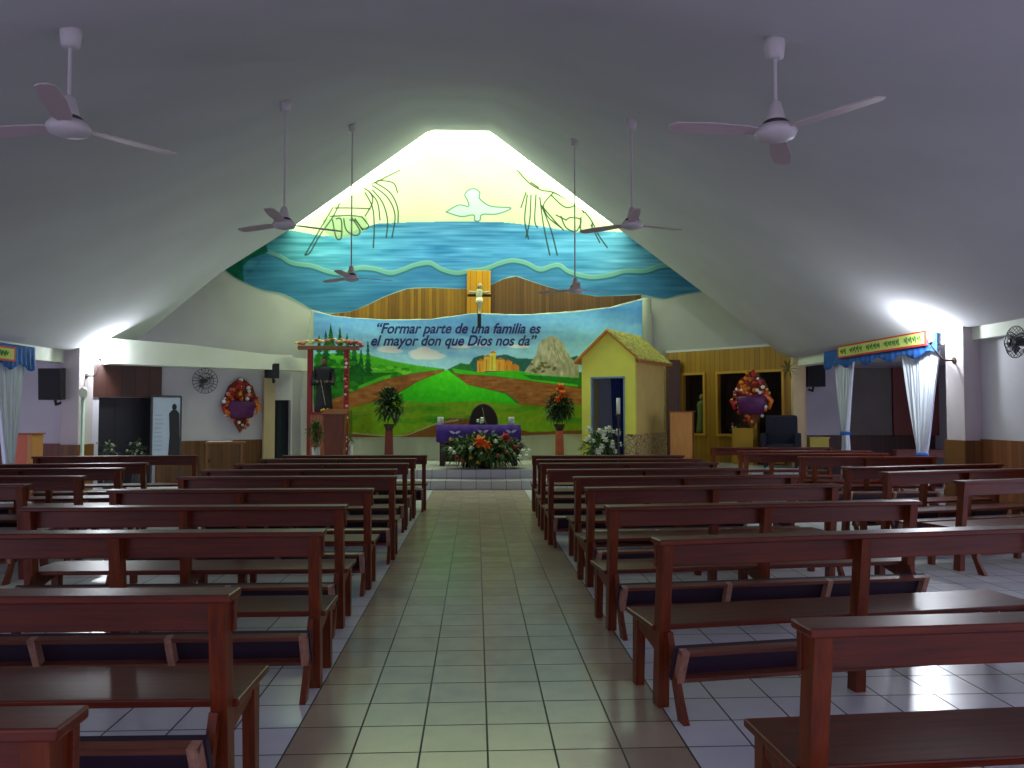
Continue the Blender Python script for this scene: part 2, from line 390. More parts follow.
# right chancel wall of golden boards with dark window openings
WR = Wall((5.25, 21.3), (7.60, 18.75))
gold = planks('golden_boards', (134, 98, 26), (172, 130, 42), .14, 'X', .4)
openings = []
for (xa, ya, xb, yb) in ((683, 377, 704, 433), (718, 374, 752, 433), (757, 373, 783, 452)):
    u0, z1 = WR.uv(xa, ya); u1, z0 = WR.uv(xb, yb)
    z0 = WR.uv(xa, yb)[1]; openings.append((u0, u1, z0, z1))
op = [(o_[0], o_[1], round(min(q[2] for q in openings[:2]), 3) if i < 2 else .5, round(openings[1][3], 3)) for i, o_ in enumerate(openings)]
o = holes_wall('wall_chancel_right', WR, -.1, WR.L+.05, 0, 3.32, op, .12, gold); struct(o)
for i, q in enumerate(op):
    bm = B(); fw = .06
    for (a0, a1, b0, b1) in ((q[0]-fw, q[0], q[2]-fw, q[3]+fw), (q[1], q[1]+fw, q[2]-fw, q[3]+fw), (q[0], q[1], q[3], q[3]+fw), (q[0], q[1], q[2]-fw, q[2])):
        box(bm, a0, a1, -.04, -.002, b0, b1)
    o = struct(link('window_%d' % (i+2), bm, mat('golden_frame', (190, 146, 50), .4))); o.location = (WR.a[0], WR.a[1], 0); o.rotation_euler = (0, 0, WR.rz)
    bm = B(); box(bm, q[0], q[1], .42, .46, q[2]-.1, q[3]+.05); box(bm, q[0]-.01, q[1]+.01, .12, .44, q[2]-.06, q[2]-.01)
    box(bm, q[0]-.05, q[0]-.01, .12, .44, q[2]-.06, q[3]+.05); box(bm, q[1]+.01, q[1]+.05, .12, .44, q[2]-.06, q[3]+.05)
    link('niche_back', bm, mat('niche_dark', (44, 30, 18), .7, noise=.3, scale=4), o)
bm = B(); box(bm, -.1, WR.L+.1, .0, 1.6, 3.32, 3.38)
o = struct(link('trim_12', bm, plaster)); o.location = (WR.a[0], WR.a[1], 0); o.rotation_euler = (0, 0, WR.rz)
wallbox('trim_13', XR-.12, XR+.2, 18.62, 19.05, 0, 3.35, creamm, .01)
a = atY(668, 358, 20.9); b_ = atY(680, 358, 20.9)
wallbox('trim_14', a.x, b_.x, 20.9, 21.1, .4, 3.1, planks('brown_post', (70, 38, 20), (96, 54, 28), .2, 'X', .5))

# ------------------------------------------------------------------ painted surfaces (vertex-coloured grids)
class Canvas:
    def __init__(s, x0, x1, y0, y1, k, base):
        s.x0, s.y0, s.k = x0, y0, k
        s.X, s.Y = np.meshgrid(np.arange(x0, x1+1e-6, 1/k), np.arange(y0, y1+1e-6, 1/k))
        s.C = np.empty(s.X.shape+(3,)); s.C[:] = base
    def inside(s, pts):
        m = np.zeros(s.X.shape, bool); n = len(pts)
        for i in range(n):
            xa, ya = pts[i]; xb, yb = pts[(i+1) % n]
            if ya == yb: continue
            c = ((s.Y >= ya) != (s.Y >= yb)); m ^= c & (s.X < (xb-xa)*(s.Y-ya)/(yb-ya)+xa)
        return m
    def poly(s, pts, col, a=1.0):
        m = s.inside(pts); s.C[m] = s.C[m]*(1-a)+np.array(col)*a; return m
    def grad(s, m, c0, c1, y0, y1):
        t = np.clip((s.Y-y0)/(y1-y0), 0, 1)[..., None]; g = np.array(c0)*(1-t)+np.array(c1)*t; s.C[m] = g[m]
    def stroke(s, pts, wd, col, a=1.0, smooth=True):
        if smooth and len(pts) > 2:
            q = [pts[0]]+list(pts)+[pts[-1]]; out = []
            for i in range(1, len(q)-2):
                p0, p1, p2, p3 = [np.array(v, float) for v in q[i-1:i+3]]
                for k in range(5):
                    t = k/5; out.append(tuple(.5*(2*p1+(p2-p0)*t+(2*p0-5*p1+4*p2-p3)*t*t+(3*p1-p0-3*p2+p3)*t**3)))
            pts = out+[tuple(pts[-1])]
        n = len(pts); best = np.full(s.X.shape, 0.0)
        for i in range(n-1):
            (xa, ya), (xb, yb) = pts[i], pts[i+1]
            dx, dy = xb-xa, yb-ya; L2 = dx*dx+dy*dy+1e-9
            t = np.clip(((s.X-xa)*dx+(s.Y-ya)*dy)/L2, 0, 1)
            d = np.hypot(s.X-xa-t*dx, s.Y-ya-t*dy)
            best = np.maximum(best, np.clip((wd/2-d)*1.6+.5, 0, 1))
        s.C = s.C*(1-(best*a)[..., None])+np.array(col)*(best*a)[..., None]
    def ell(s, cx, cy, rx, ry, col, a=1.0, soft=.3):
        d = np.hypot((s.X-cx)/rx, (s.Y-cy)/ry); t = np.clip((1-d)/soft, 0, 1)*a
        s.C = s.C*(1-t[..., None])+np.array(col)*t[..., None]
    def noise(s, m, amp, sx, sy):
        h, w_ = s.X.shape; nh, nw = max(2, int(h/sy)+2), max(2, int(w_/sx)+2)
        g = rng.standard_normal((nh, nw)); yi = np.linspace(0, nh-1.001, h); xi = np.linspace(0, nw-1.001, w_)
        y0, x0 = yi.astype(int), xi.astype(int); fy = (yi-y0)[:, None]; fx = (xi-x0)[None]
        v = (g[y0][:, x0]*(1-fy)*(1-fx)+g[y0+1][:, x0]*fy*(1-fx)+g[y0][:, x0+1]*(1-fy)*fx+g[y0+1][:, x0+1]*fy*fx)
        s.C[m] += (v*amp)[m][:, None]
    def mesh(s, name, edges, place, m, parent=None):
        h, w_ = s.X.shape; top, bot_ = edges
        ty = np.interp(s.X, [p[0] for p in top], [p[1] for p in top]); by = np.interp(s.X, [p[0] for p in bot_], [p[1] for p in bot_])
        x0, x1 = max(top[0][0], bot_[0][0]), min(top[-1][0], bot_[-1][0]); st = 1.01/s.k
        mask = (s.Y > ty-st) & (s.Y < by+st) & (s.X >= x0-.01) & (s.X <= x1+.01) & (by > ty-.05); PY = np.clip(s.Y, ty, np.maximum(by, ty))
        fm = mask[:-1, :-1] & mask[1:, :-1] & mask[:-1, 1:] & mask[1:, 1:]
        idx = np.arange(h*w_).reshape(h, w_)
        quads = np.stack([idx[:-1, :-1][fm], idx[1:, :-1][fm], idx[1:, 1:][fm], idx[:-1, 1:][fm]], 1)
        used = np.unique(quads); rem = np.full(h*w_, -1); rem[used] = np.arange(len(used)); quads = rem[quads]
        co_ = place(s.X.ravel()[used], PY.ravel()[used])
        me = bpy.data.meshes.new(name); me.vertices.add(len(used)); me.vertices.foreach_set('co', co_.ravel())
        nq = len(quads); me.loops.add(nq*4); me.loops.foreach_set('vertex_index', quads.ravel().astype(np.int32))
        me.polygons.add(nq); me.polygons.foreach_set('loop_start', np.arange(nq, dtype=np.int32)*4)
        me.polygons.foreach_set('use_smooth', np.ones(nq, bool)); me.update(calc_edges=True)
        at_ = me.color_attributes.new('paint', 'FLOAT_COLOR', 'POINT')
        c = np.clip(s.C.reshape(-1, 3)[used]/255, 0, 1); c = np.where(c <= .04045, c/12.92, ((c+.055)/1.055)**2.4)
        at_.data.foreach_set('color', np.concatenate([c, np.ones((len(c), 1))], 1).ravel())
        me.materials.append(m); o = bpy.data.objects.new(name, me); COL.objects.link(o)
        if parent: o.parent = parent
        return o
def placeY(Y, fold=None):
    def f(x, y):
        d = (_r[None]*((x-512)/F)[:, None]-_u[None]*((y-384)/F)[:, None]+_f[None]); t = Y/d[:, 1]
        P = d*t[:, None]; P[:, 2] += H
        if fold is not None: P[:, 1] += fold(P[:, 0], P[:, 2])
        return P
    return f
paintm = vcol_mat('wall_paint_art')

# --- mural: hands and a dove over the sea
c = Canvas(217, 716, 140, 318, 1.7, (206, 214, 176))
allm = np.ones(c.X.shape, bool)
c.C[:] = (176, 190, 158)
c.noise(allm, 5, 40, 30)
sea_top = [(256, 246), (266, 233), (290, 230), (322, 236), (345, 235), (362, 228), (378, 223.5), (415, 222), (456, 221.5), (500, 222), (540, 226), (560, 229.5), (600, 231), (640, 233)]
m = c.poly(sea_top+[(716, 300), (716, 318), (217, 318), (217, 268)], (0, 0, 0))
cx = (c.X-217)/499; left = np.array((72, 152, 156)); mid = np.array((66, 138, 198)); right = np.array((84, 148, 176))
tt = np.clip(cx*2.4, 0, 1)[..., None]; t2 = np.clip((cx-.6)*2.6, 0, 1)[..., None]
g = (left*(1-tt)+mid*tt)*(1-t2)+right*t2; c.C[m] = g[m]
t = np.clip((c.Y-222)/30, 0, 1)[..., None]; c.C[m] = (c.C*(0.80+.20*t))[m]
c.noise(m, 9, 60, 3); c.noise(m, 8, 25, 6); c.noise(m, 9, 40, 2)
wave = [(217, 262), (262, 250), (280, 256), (292, 263), (312, 266), (328, 271.5), (342, 273), (358, 268), (375, 269), (390, 273), (402, 270), (415, 265), (430, 263), (441, 269), (456, 273), (470, 271), (485, 269), (498, 264), (512, 260.5), (526, 263), (540, 269.5), (552, 266), (560, 265.5), (570, 272), (590, 277), (610, 275), (625, 271), (645, 271), (662, 266), (685, 266), (716, 272)]
mlow = c.inside(wave+[(716, 318), (217, 318)]) & m; c.C[mlow] = (c.C*.55+np.array((48, 108, 160))*.45)[mlow]; c.noise(mlow, 6, 50, 4)
c.stroke([(x, y+3) for x, y in wave], 2.0, (40, 96, 116), .8)
c.stroke([(x, y) for x, y in wave if x > 258], 4.0, (104, 160, 156)); c.stroke([(x, y-2) for x, y in wave if x > 262], 1.0, (150, 190, 180), .6)
c.poly([(217, 264), (235, 248), (252, 241), (266, 243), (268, 252), (250, 259), (243, 266), (244, 285), (217, 290)], (8, 100, 78)); c.noise(c.inside([(217, 264), (252, 240), (268, 252), (244, 285)]), 8, 8, 8)
bot = [(220, 267), (232, 277), (245, 284), (262, 291), (282, 295), (300, 304), (315, 312), (335, 314.5), (350, 313), (366, 307), (387, 297), (407.5, 290), (430, 289), (456, 290), (467, 290), (491, 286), (504, 280), (516, 277.5), (531, 282.5), (548, 288), (566, 292.5), (596, 297.5), (620, 297), (641, 296), (663.5, 300), (681, 296), (711, 291)]
c.stroke(bot, 3.0, (176, 196, 170), .8)
ink = (20, 34, 26)
def zl(pts): return [(200+x/4, 120+y/4) for x, y in pts]
def zr(pts): return [(456+x/4, 120+y/4) for x, y in pts]
c.poly(zl([(540, 325), (590, 290), (660, 285), (690, 330), (670, 390), (560, 380), (500, 420)]), (170, 184, 150), .7)
c.poly(zl([(490, 400), (540, 385), (670, 390), (665, 440), (620, 462), (545, 476), (500, 450)]), (120, 144, 112), .8)
for s_ in ([(545, 325), (520, 370), (490, 420), (455, 480), (420, 540)], [(560, 330), (530, 390), (480, 460), (440, 530), (420, 540)],
           [(540, 352), (600, 352), (680, 355)], [(520, 385), (600, 382), (650, 388)], [(590, 285), (640, 270), (680, 290), (690, 330), (660, 385)],
           [(530, 400), (545, 470), (565, 470), (565, 400), (545, 395)], [(575, 395), (585, 440), (620, 462), (640, 445), (610, 395)], [(620, 395), (650, 435), (675, 425), (650, 390)],
           [(600, 400), (625, 405), (650, 440)], [(640, 265), (700, 250), (760, 220), (800, 200)], [(690, 245), (740, 215), (800, 180), (850, 165)],
           [(690, 240), (770, 250), (790, 290)], [(700, 250), (760, 290), (790, 350), (792, 410)], [(690, 262), (750, 310), (780, 380), (768, 470)], [(690, 280), (730, 330), (750, 400), (745, 470)],
           [(660, 290), (690, 350), (697, 430), (693, 510)], [(680, 290), (710, 330), (720, 400)]):
    c.stroke(zl(s_), 1.3, ink, .85)
c.poly(zr([(350, 350), (390, 290), (480, 300), (545, 400), (545, 445), (480, 450), (410, 430)]), (160, 176, 142), .8)
for s_ in ([(245, 200), (290, 250), (340, 280), (390, 290), (470, 330)], [(300, 250), (330, 270)], [(390, 290), (350, 340), (370, 390), (420, 430)], [(380, 300), (440, 350), (500, 330)],
           [(420, 385), (440, 430), (480, 445), (500, 400), (460, 390), (440, 400)], [(500, 390), (500, 440), (540, 445), (545, 410)], [(490, 340), (540, 400), (570, 460), (605, 510)], [(540, 420), (575, 490)],
           [(280, 290), (260, 350)], [(285, 300), (275, 400), (290, 475)], [(320, 300), (315, 400), (325, 430)], [(335, 310), (350, 420), (375, 540)], [(345, 350), (380, 440), (405, 540)], [(340, 340), (400, 410), (430, 440)],
           [(400, 380), (440, 400)], [(455, 320), (490, 330), (510, 370)], [(300, 300), (295, 400), (280, 470)]):
    c.stroke(zr(s_), 1.3, ink, .85)
dove = zr([(0, 375), (20, 380), (55, 368), (35, 310), (38, 285), (75, 275), (95, 290), (95, 315), (140, 345), (220, 352), (170, 375), (105, 378), (95, 402), (75, 402), (78, 380), (20, 385), (-10, 380), (-35, 368), (0, 352), (50, 335)])
c.poly(zr([(-40, 368), (10, 340), (50, 345), (45, 320), (35, 300), (50, 280), (75, 275), (95, 290), (95, 315), (140, 345), (220, 352), (165, 376), (105, 378), (95, 402), (75, 402), (70, 380), (20, 386)]), (160, 184, 184))
c.stroke(zr([(-40, 368), (10, 340), (50, 345), (45, 320), (35, 300), (50, 280), (75, 275), (95, 290), (95, 315), (140, 345), (220, 352), (165, 376), (105, 378), (95, 402), (75, 402), (70, 380), (20, 386), (-40, 368)]), 1.2, (60, 92, 96), .9)
mp_ = [p for p in M_px if 280 < p[0] < 640]
top_m = [(220, 267), (252, 249)]+[(x, y+.4) for x, y in mp_]+[(668, 260), (713, 291)]
mural = c.mesh('mural', (top_m, bot), placeY(YM-.006), paintm)
tag(mural, 'painted wall mural of a blue sea, outlined hands and a white dove above the altar', 'mural')

# wood boarding under the mural
bm = B(); cl = planks('altar_boards', (92, 60, 16), (176, 128, 36), .10, 'X', .45)
top = [(330, 316)]+[p for p in bot if p[0] >= 335]
pp = [atY(x, y-1.0, YM-.03) for x, y in top if x <= 479+12]
poly = [(q.x, q.z) for q in pp]+[(pp[-1].x, .4), (pp[0].x, .4)]
prism(bm, poly, YM-.04, YM-.012, 'XZ'); wb = link('wood_cladding', bm, [cl])
pp = [atY(x, y-1.0, YM-.03) for x, y in top if 491 <= x < 645]
poly = [(q.x, q.z) for q in pp]+[(pp[-1].x, .4), (pp[0].x, .4)]
bm = B(); prism(bm, poly, YM-.04, YM-.012, 'XZ'); link('right_boards', bm, planks('altar_boards_brown', (74, 48, 24), (122, 84, 40), .10, 'X', .5), wb)['label'] = 'darker brown boards'
tag(wb, 'golden and brown vertical board cladding between mural and painted banner', 'wood cladding')
a = atY(467, 270.5, YM-.07); b_ = atY(490.5, 318, YM-.07)
bm = B(); box(bm, a.x, b_.x, YM-.09, YM-.045, 2.2, a.z, .006); link('centre_panel', bm, planks('centre_boards', (190, 130, 26), (226, 164, 40), .16, 'X', .4), wb)['label'] = 'brighter golden centre panel'

# --- banner
c = Canvas(312.5, 643.5, 296, 439, 1.9, (90, 160, 215))
allm = np.ones(c.X.shape, bool)
c.grad(allm, (92, 150, 226), (150, 196, 244), 310, 372); c.noise(allm, 5, 60, 5)
def z3(pts): return [(280+x/4.655, 290+y/4.655) for x, y in pts]
def z4(pts): return [(420+x/4.655, 290+y/4.655) for x, y in pts]
for (x, y, rx, ry) in ((388, 349, 12, 4), (395, 351, 9, 2.5), (424, 353, 17, 5), (430, 356, 18, 4), (419, 356, 10, 4), (462, 346.5, 12, 2.2), (482, 345, 9, 1.6), (518, 346.5, 13, 2.0), (424, 350, 8, 4)):
    c.ell(x, y, rx, ry, (226, 228, 214), .9)
c.poly(z4([(130, 368), (180, 345), (230, 345), (250, 315), (290, 303), (330, 310), (400, 300), (450, 318), (520, 320), (640, 330), (735, 305), (735, 420), (130, 420)]), (40, 92, 84)); c.poly(z4([(130, 368), (190, 340), (240, 350), (250, 385), (130, 385)]), (44, 110, 50))
c.poly([(312, 369), (366, 372), (440, 372), (600, 372), (644, 372), (644, 440), (312, 440)], (38, 112, 30))
# village
for (x, y, w_, h_, col) in ((477, 361, 8, 11, (206, 144, 50)), (484, 357, 7, 14, (220, 166, 62)), (490, 353, 6, 18, (236, 190, 70)), (496, 360, 9, 11, (214, 152, 56)), (504, 362, 8, 9, (196, 130, 48)), (511, 366, 8, 5, (180, 120, 50))):
    c.poly([(x, y), (x+w_, y), (x+w_, y+h_), (x, y+h_)], col)
    c.poly([(x-.5, y), (x+w_/2, y-2.5), (x+w_+.5, y)], (190, 110, 40))
    c.stroke([(x+w_*.35, y+3), (x+w_*.35, y+h_-1)], .8, (130, 70, 26), .7)
c.poly(z4([(150, 365), (290, 385), (430, 375), (735, 400), (735, 455), (330, 420), (160, 385)]), (60, 168, 30)); c.poly(z4([(480, 395), (735, 410), (735, 440), (520, 415)]), (34, 110, 34))
# rock
rock = z4([(485, 382), (512, 345), (540, 300), (553, 250), (570, 230), (610, 213), (640, 222), (662, 240), (680, 280), (700, 310), (725, 340), (740, 352), (740, 408), (560, 395)])
rm = c.poly(rock, (150, 146, 122)); c.noise(rm, 14, 4, 8)
for k in range(26):
    x = 545+random.random()*28; y = 342+random.random()*22
    if c.inside(rock)[min(int((y-296)*1.9), c.X.shape[0]-1), min(int((x-312.5)*1.9), c.X.shape[1]-1)]:
        c.stroke([(x, y), (x+random.uniform(-1, 4), y+random.uniform(4, 10))], .8, random.choice([(110, 104, 84), (196, 192, 170)]), .6)
for k in range(22): c.ell(530+random.random()*26, 362+random.random()*10, 2, 1.5, (84, 84, 44), .8)
# left hills, trees and meadow
c.poly(z3([(330, 290), (420, 305), (520, 330), (640, 352), (760, 366), (770, 372), (640, 395), (500, 412), (320, 480), (160, 480), (160, 300)]), (70, 160, 34))
for k in range(70):
    x = 318+random.random()*90; y = 358+(x-318)*.12+random.random()*14; c.ell(x, y, 5, 2.4, random.choice([(48, 132, 30), (104, 190, 50), (34, 100, 30), (86, 170, 40)]), .7)
c.poly(z3([(160, 395), (330, 385), (560, 385), (480, 400), (320, 465), (160, 560)]), (34, 106, 28)); c.stroke(z3([(330, 372), (450, 366)]), 1.2, (196, 220, 190), .5)
for (x, yt, yb, wd) in ((331, 327, 345, 8), (340, 330, 352, 8), (326, 334, 362, 10), (347, 336, 362, 9), (354, 342, 366, 9), (368, 344, 372, 8), (319, 338, 370, 10), (361, 350, 370, 7)):
    for k in range(7):
        t = k/6; y = yt+(yb-yt)*t; ww = wd*(.15+.5*t)
        c.poly([(x, y-4), (x-ww, y+3.5), (x+ww, y+3.5)], random.choice([(24, 86, 34), (34, 108, 40), (20, 76, 36)]))
c.poly([(313, 366), (362, 370), (364, 384), (313, 392)], (24, 84, 28), .9)
for k in range(60):
    c.ell(315+random.random()*45, 360+random.random()*40, 4, 3, random.choice([(20, 78, 26), (32, 100, 32), (46, 120, 34)]), .7)
# paths
br = (134, 84, 44)
pl_ = [(445, 369.5), (415, 373.5), (387, 379), (349, 393), (330, 400), (313, 404), (313, 418), (335, 411), (351, 407.5), (372, 402), (400, 392), (417, 382), (444, 371)]
pr_ = [(449, 369.5), (457.6, 374), (491, 376), (523, 380), (577, 387), (643, 392), (643, 406), (577, 404), (549, 407), (521, 404), (506, 393), (467, 384.5)]
cm = [(447, 369.5), (417, 382), (400, 392), (392, 400), (372, 408), (372, 440), (560, 440), (556, 410), (519, 406), (506, 394), (467, 384.5)]
c.poly([(312, 405), (400, 400), (540, 404), (644, 402), (644, 440), (312, 440)], (96, 124, 22))
m2 = c.poly(cm, (0, 0, 0)); c.grad(m2, (72, 196, 30), (46, 160, 22), 370, 404)
for q in (pl_, pr_): mm_ = c.poly(q, br); c.noise(mm_, 10, 12, 3); c.stroke(q[:len(q)], .8, (90, 62, 30), .5)
c.poly([(392, 400), (430, 403), (480, 401), (519, 405), (560, 409), (560, 440), (372, 440), (372, 406)], (96, 132, 22)); 
for k in range(40): c.ell(320+random.random()*300, 406+random.random()*16, 14, 3, random.choice([(52, 120, 22), (116, 128, 30), (40, 98, 26)]), .5)
c.poly([(312, 432), (352, 433), (398, 436), (425, 428), (450, 418), (480, 420), (530, 432), (644, 428), (644, 440), (312, 440)], (98, 62, 30)); c.stroke([(350, 433), (398, 436), (420, 430), (436, 424), (458, 420)], 1.3, (150, 150, 110), .8)
c.poly([(312, 418), (352, 410), (352, 438), (312, 440)], (70, 84, 26), .8)
c.noise(allm, 4, 5, 5); c.C = np.clip(c.C*1.22, 0, 250)
ban_top = [(313.5, 311.5), (333, 316), (353, 318), (387, 320.2), (430, 319.5), (450, 317), (467, 314.5), (479, 313.5), (500, 315), (523, 315), (550, 314), (575, 312), (610, 308), (642, 300)]
ban = ban_top+[(642.5, 432), (600, 434), (560, 434), (500, 436.5), (430, 437), (360, 437), (313.5, 436)]
def banfold(X, Z): return .02*np.sin(X*5.2)+.015*np.sin(X*2.1+Z*3)+.012*np.sin(Z*7+X)*np.clip(Z-2.5, 0, 1)
banner = c.mesh('painted_banner', (ban_top, [(313.5, 436), (360, 437), (430, 437), (500, 436.5), (560, 434), (600, 434), (642.5, 432)]), placeY(21.18, banfold), vcol_mat('banner_paint', .8))
tag(banner, 'wide painted cloth banner with green fields, paths, a grey rock and blue handwritten lettering', 'banner')
for x_, y_ in ((315, 313), (480, 315), (641, 302)):
    q = atY(x_, y_, 21.18); bm = B(); tube(bm, [(q.x, 21.16, q.z), (q.x, 21.36, q.z+.02), (q.x, 21.59, q.z+.02)], .008, 6); link('tie_cord', bm, mat('cord_white', (210, 206, 190), .8), banner)
so = banner.modifiers.new('t', 'SOLIDIFY'); so.thickness = .004
def text(s_, x0, x1, yb, Y, m, parent, name):
    cu = bpy.data.curves.new(name, 'FONT'); cu.body = s_; cu.size = 1; cu.shear = .32; cu.offset = .026; cu.extrude = .004
    o = bpy.data.objects.new(name, cu); COL.objects.link(o); cu.materials.append(m); bpy.context.view_layer.update()
    me = bpy.data.meshes.new_from_object(o); COL.objects.unlink(o); bpy.data.objects.remove(o)
    o = bpy.data.objects.new(name, me); COL.objects.link(o); o.parent = parent
    xs_ = [v.co.x for v in me.vertices]; P0 = atY(x0, yb, Y); P1 = atY(x1, yb, Y); k = (P1.x-P0.x)/(max(xs_)-min(xs_))
    me.transform(Matrix.Translation((-min(xs_), 0, 0)))
    ky = min(k*1.12, k*1.12)
    o.matrix_world = Matrix.Translation(P0) @ Matrix.Rotation(math.atan2(P1.z-P0.z, P1.x-P0.x), 4, 'Y').inverted() @ Matrix.Rotation(PI/2, 4, 'X') @ Matrix.Diagonal((k, ky, .3, 1))
    return o
inkb = mat('banner_lettering_blue', (40, 36, 110), .7)
text('\u201cFormar parte de una familia es', 377, 541, 333.2, 21.12, inkb, banner, 'lettering')
text('el mayor don que Dios nos da\u201d', 371, 537, 345.4, 21.12, inkb, banner, 'lettering')

# white backing cloth behind the banner, showing at both edges and below
c = Canvas(300, 653, 294, 466, .8, (206, 208, 196))
bk = [(303, 372), (308, 330), (311, 309.5), (333, 315.5), (353, 317.6), (387, 319.6), (430, 319), (467, 314), (479, 313), (523, 314.5), (575, 311), (610, 307), (643, 298), (652, 299), (654, 345), (653, 466), (300, 466), (300, 400)]
def bkfold(X, Z): return .035*np.sin(X*9)+.02*np.sin(X*17+1)+.05*np.clip(1.6-Z, 0, 1)*np.sin(X*3+Z*2)
backing = c.mesh('backing_cloth', ([(300, 400), (303, 372), (308, 330), (311, 309.5), (333, 315.5), (353, 317.6), (387, 319.6), (430, 319), (467, 314), (479, 313), (523, 314.5), (575, 311), (610, 307), (643, 298), (652, 299), (653, 330)], [(300, 466), (653, 466)]), placeY(21.42, lambda X, Z: bkfold(X, Z)*.9), mat('white_cloth', (206, 212, 190), .9, .1))
tag(backing, 'pale hanging cloth showing below and beside the painted banner', 'cloth')
backing.modifiers.new('t', 'SOLIDIFY').thickness = .004

# ------------------------------------------------------------------ crucifix
def blob(bm, pts, rs, seg=10): tube(bm, pts, rs, seg)
t = thing('crucifix', 'dark crucifix with pale figure on golden boards above the lettering', 'crucifix', atY(479.3, 328, 21.0))
ds = mat('dark_cross_wood', (34, 30, 34), .4); bo = mat('corpus_ivory', (170, 166, 140), .5)
sc_ = 21.0/790
bm = B(); box(bm, -.05, .05, -.03, .03, 0, 42*sc_, .008); link('cross_upright', bm, ds, t)
bm = B(); box(bm, -12*sc_, 12*sc_, -.03, .03, 31.5*sc_, 34*sc_, .006); link('cross_beam', bm, ds, t)
bm = B(); box(bm, -.03, .03, .03, .505, .95, 1.01); link('wall_arm', bm, ds, t)
bm = B(); z0 = 14*sc_
blob(bm, [(0, -.09, z0), (.01, -.10, z0+.16), (.02, -.13, z0+.28), (-.01, -.09, z0+.42), (0, -.08, z0+.60), (0, -.08, z0+.66)], [.035, .04, .055, .075, .10, .05], 12)
blob(bm, [(0, -.08, z0+.62), (-.12, -.07, z0+.56), (-.28, -.05, z0+.60)], [.045, .035, .022], 8)
blob(bm, [(0, -.08, z0+.62), (.12, -.07, z0+.56), (.28, -.05, z0+.60)], [.045, .035, .022], 8)
ball(bm, (.02, -.10, z0+.74), .062, 2, (.85, .9, 1.15)); link('figure', bm, bo, t, True)
bm = B(); lathe(bm, [(.09, 0), (.10, .06), (.08, .14)], (0, -.10, z0+.28), 12); link('loincloth', bm, mat('loincloth_white', (236, 230, 200), .7), t)

# ------------------------------------------------------------------ pews
pw = wood('pew_varnish', (66, 18, 3), (108, 36, 8), .36, .04); pwz = wood('pew_varnish_upright', (76, 27, 8), (120, 50, 16), .38, .04, 2)
ksm = mat('kneeler_purple_pad', (40, 22, 44), .6); kwd = wood('kneeler_wood', (84, 42, 30), (132, 76, 58), .45, .1); krb = wood('kneeler_rib_wood', (140, 96, 80), (184, 140, 120), .5, 0, 2)
def make_pew(L, cat_label, e=0.0):
    t = thing('pew', cat_label, 'pew')
    bm = B(); box(bm, 0, L, 0, .15, .918, .950, .007); link('top_rail', bm, pw, t)
    bm = B(); box(bm, .01, L-.01, .10, .128, .785, .919, .004); link('backrest', bm, pw, t)
    bm = B(); box(bm, 0, L, .13, .57, .42+e, .452+e, .007); link('seat', bm, pw, t)
    for x in (.02, L/2-.04, L-.09):
        bm = B(); prism(bm, [(.015, .919), (.10, .919), (.145, .50), (.185, 0), (.10, 0), (.07, .45)], x, x+.065); link('back_post', bm, pwz, t)
        bm = B(); prism(bm, [(.44, .42+e), (.52, .42+e), (.53, 0), (.475, 0)], x+.005, x+.06); link('front_leg', bm, pwz, t)
        bm = B(); prism(bm, [(.12, .42+e), (.50, .42+e), (.50, .37+e), (.30, .33+e), (.12, .29+e)], x+.01, x+.05); link('seat_bearer', bm, pwz, t)
    k = B(); a = (-.02, .20); b_ = (-.10, .385)   # folded kneeler: a shallow tray standing on edge behind the posts
    def bar(z0, z1, dy=0, th=.03):
        f = lambda z: a[0]+(b_[0]-a[0])*(z-a[1])/(b_[1]-a[1])
        return [(f(z0)+dy, z0+e), (f(z1)+dy, z1+e), (f(z1)+dy-th, z1-.01+e), (f(z0)+dy-th, z0-.01+e)]
    prism(k, bar(.20, .225, .0, .055), .06, L-.06); prism(k, bar(.36, .385, .0, .055), .06, L-.06)
    kn = link('kneeler', k, kwd, t)
    k = B(); prism(k, bar(.20, .392, .035, .033), .05, L-.05); link('kneeler_pad', k, ksm, kn)['label'] = 'dark purple padded kneeling board'
    for q in (0, 1/3, 2/3, 1):
        x = .06+(L-.16)*q; k = B(); prism(k, bar(.20, .385, -.001, .058), x, x+.04); link('rib', k, krb, kn)
    for x in (.055, L-.09):
        k = B(); prism(k, [(.09, .43+e), (.045, .43+e), (-.10, .12), (-.175, 0), (-.09, 0), (-.03, .14)], x, x+.035); link('kneeler_arm', k, pwz, kn)
    return t
PG = 'dark varnished pews set in rows facing the altar'
ordn = ['nearest', 'second', 'third', 'fourth', 'fifth', 'sixth', 'seventh', 'eighth', 'ninth', 'tenth']
Lx = [(-.93, 1.83, 0), (-.95, 3.13, -1), (-.91, 4.77, 0), (-.99, 6.09, 0), (-.96, 7.44, 0), (-.89, 8.95, .5), (-1, 10.07, 1.4), (-.95, 11.27, 2), (-.94, 12.5, .7), (-.83, 13.56, 1.4)]
Rx = [(1.09, 2.55, 3.6), (1.02, 4.36, 8.6), (1.0, 5.94, 6.3), (1.05, 7.44, 6.4), (1.09, 8.73, 3.5), (.90, 9.9, 3.4), (.91, 11.18, 2.4), (.94, 12.16, .5), (.94, 13.32, -1)]
OR = [(5.08, 8.03, 14.9, 'nearest'), (4.94, 9.29, 14.5, 'second'), (4.87, 10.17, 13.6, 'third'), (5.33, 12.81, -2.7, 'fourth'), (4.76, 13.85, -1, 'fifth'), (5.0, 14.85, 0, 'sixth'), (4.92, 16.3, 0, 'farthest')]
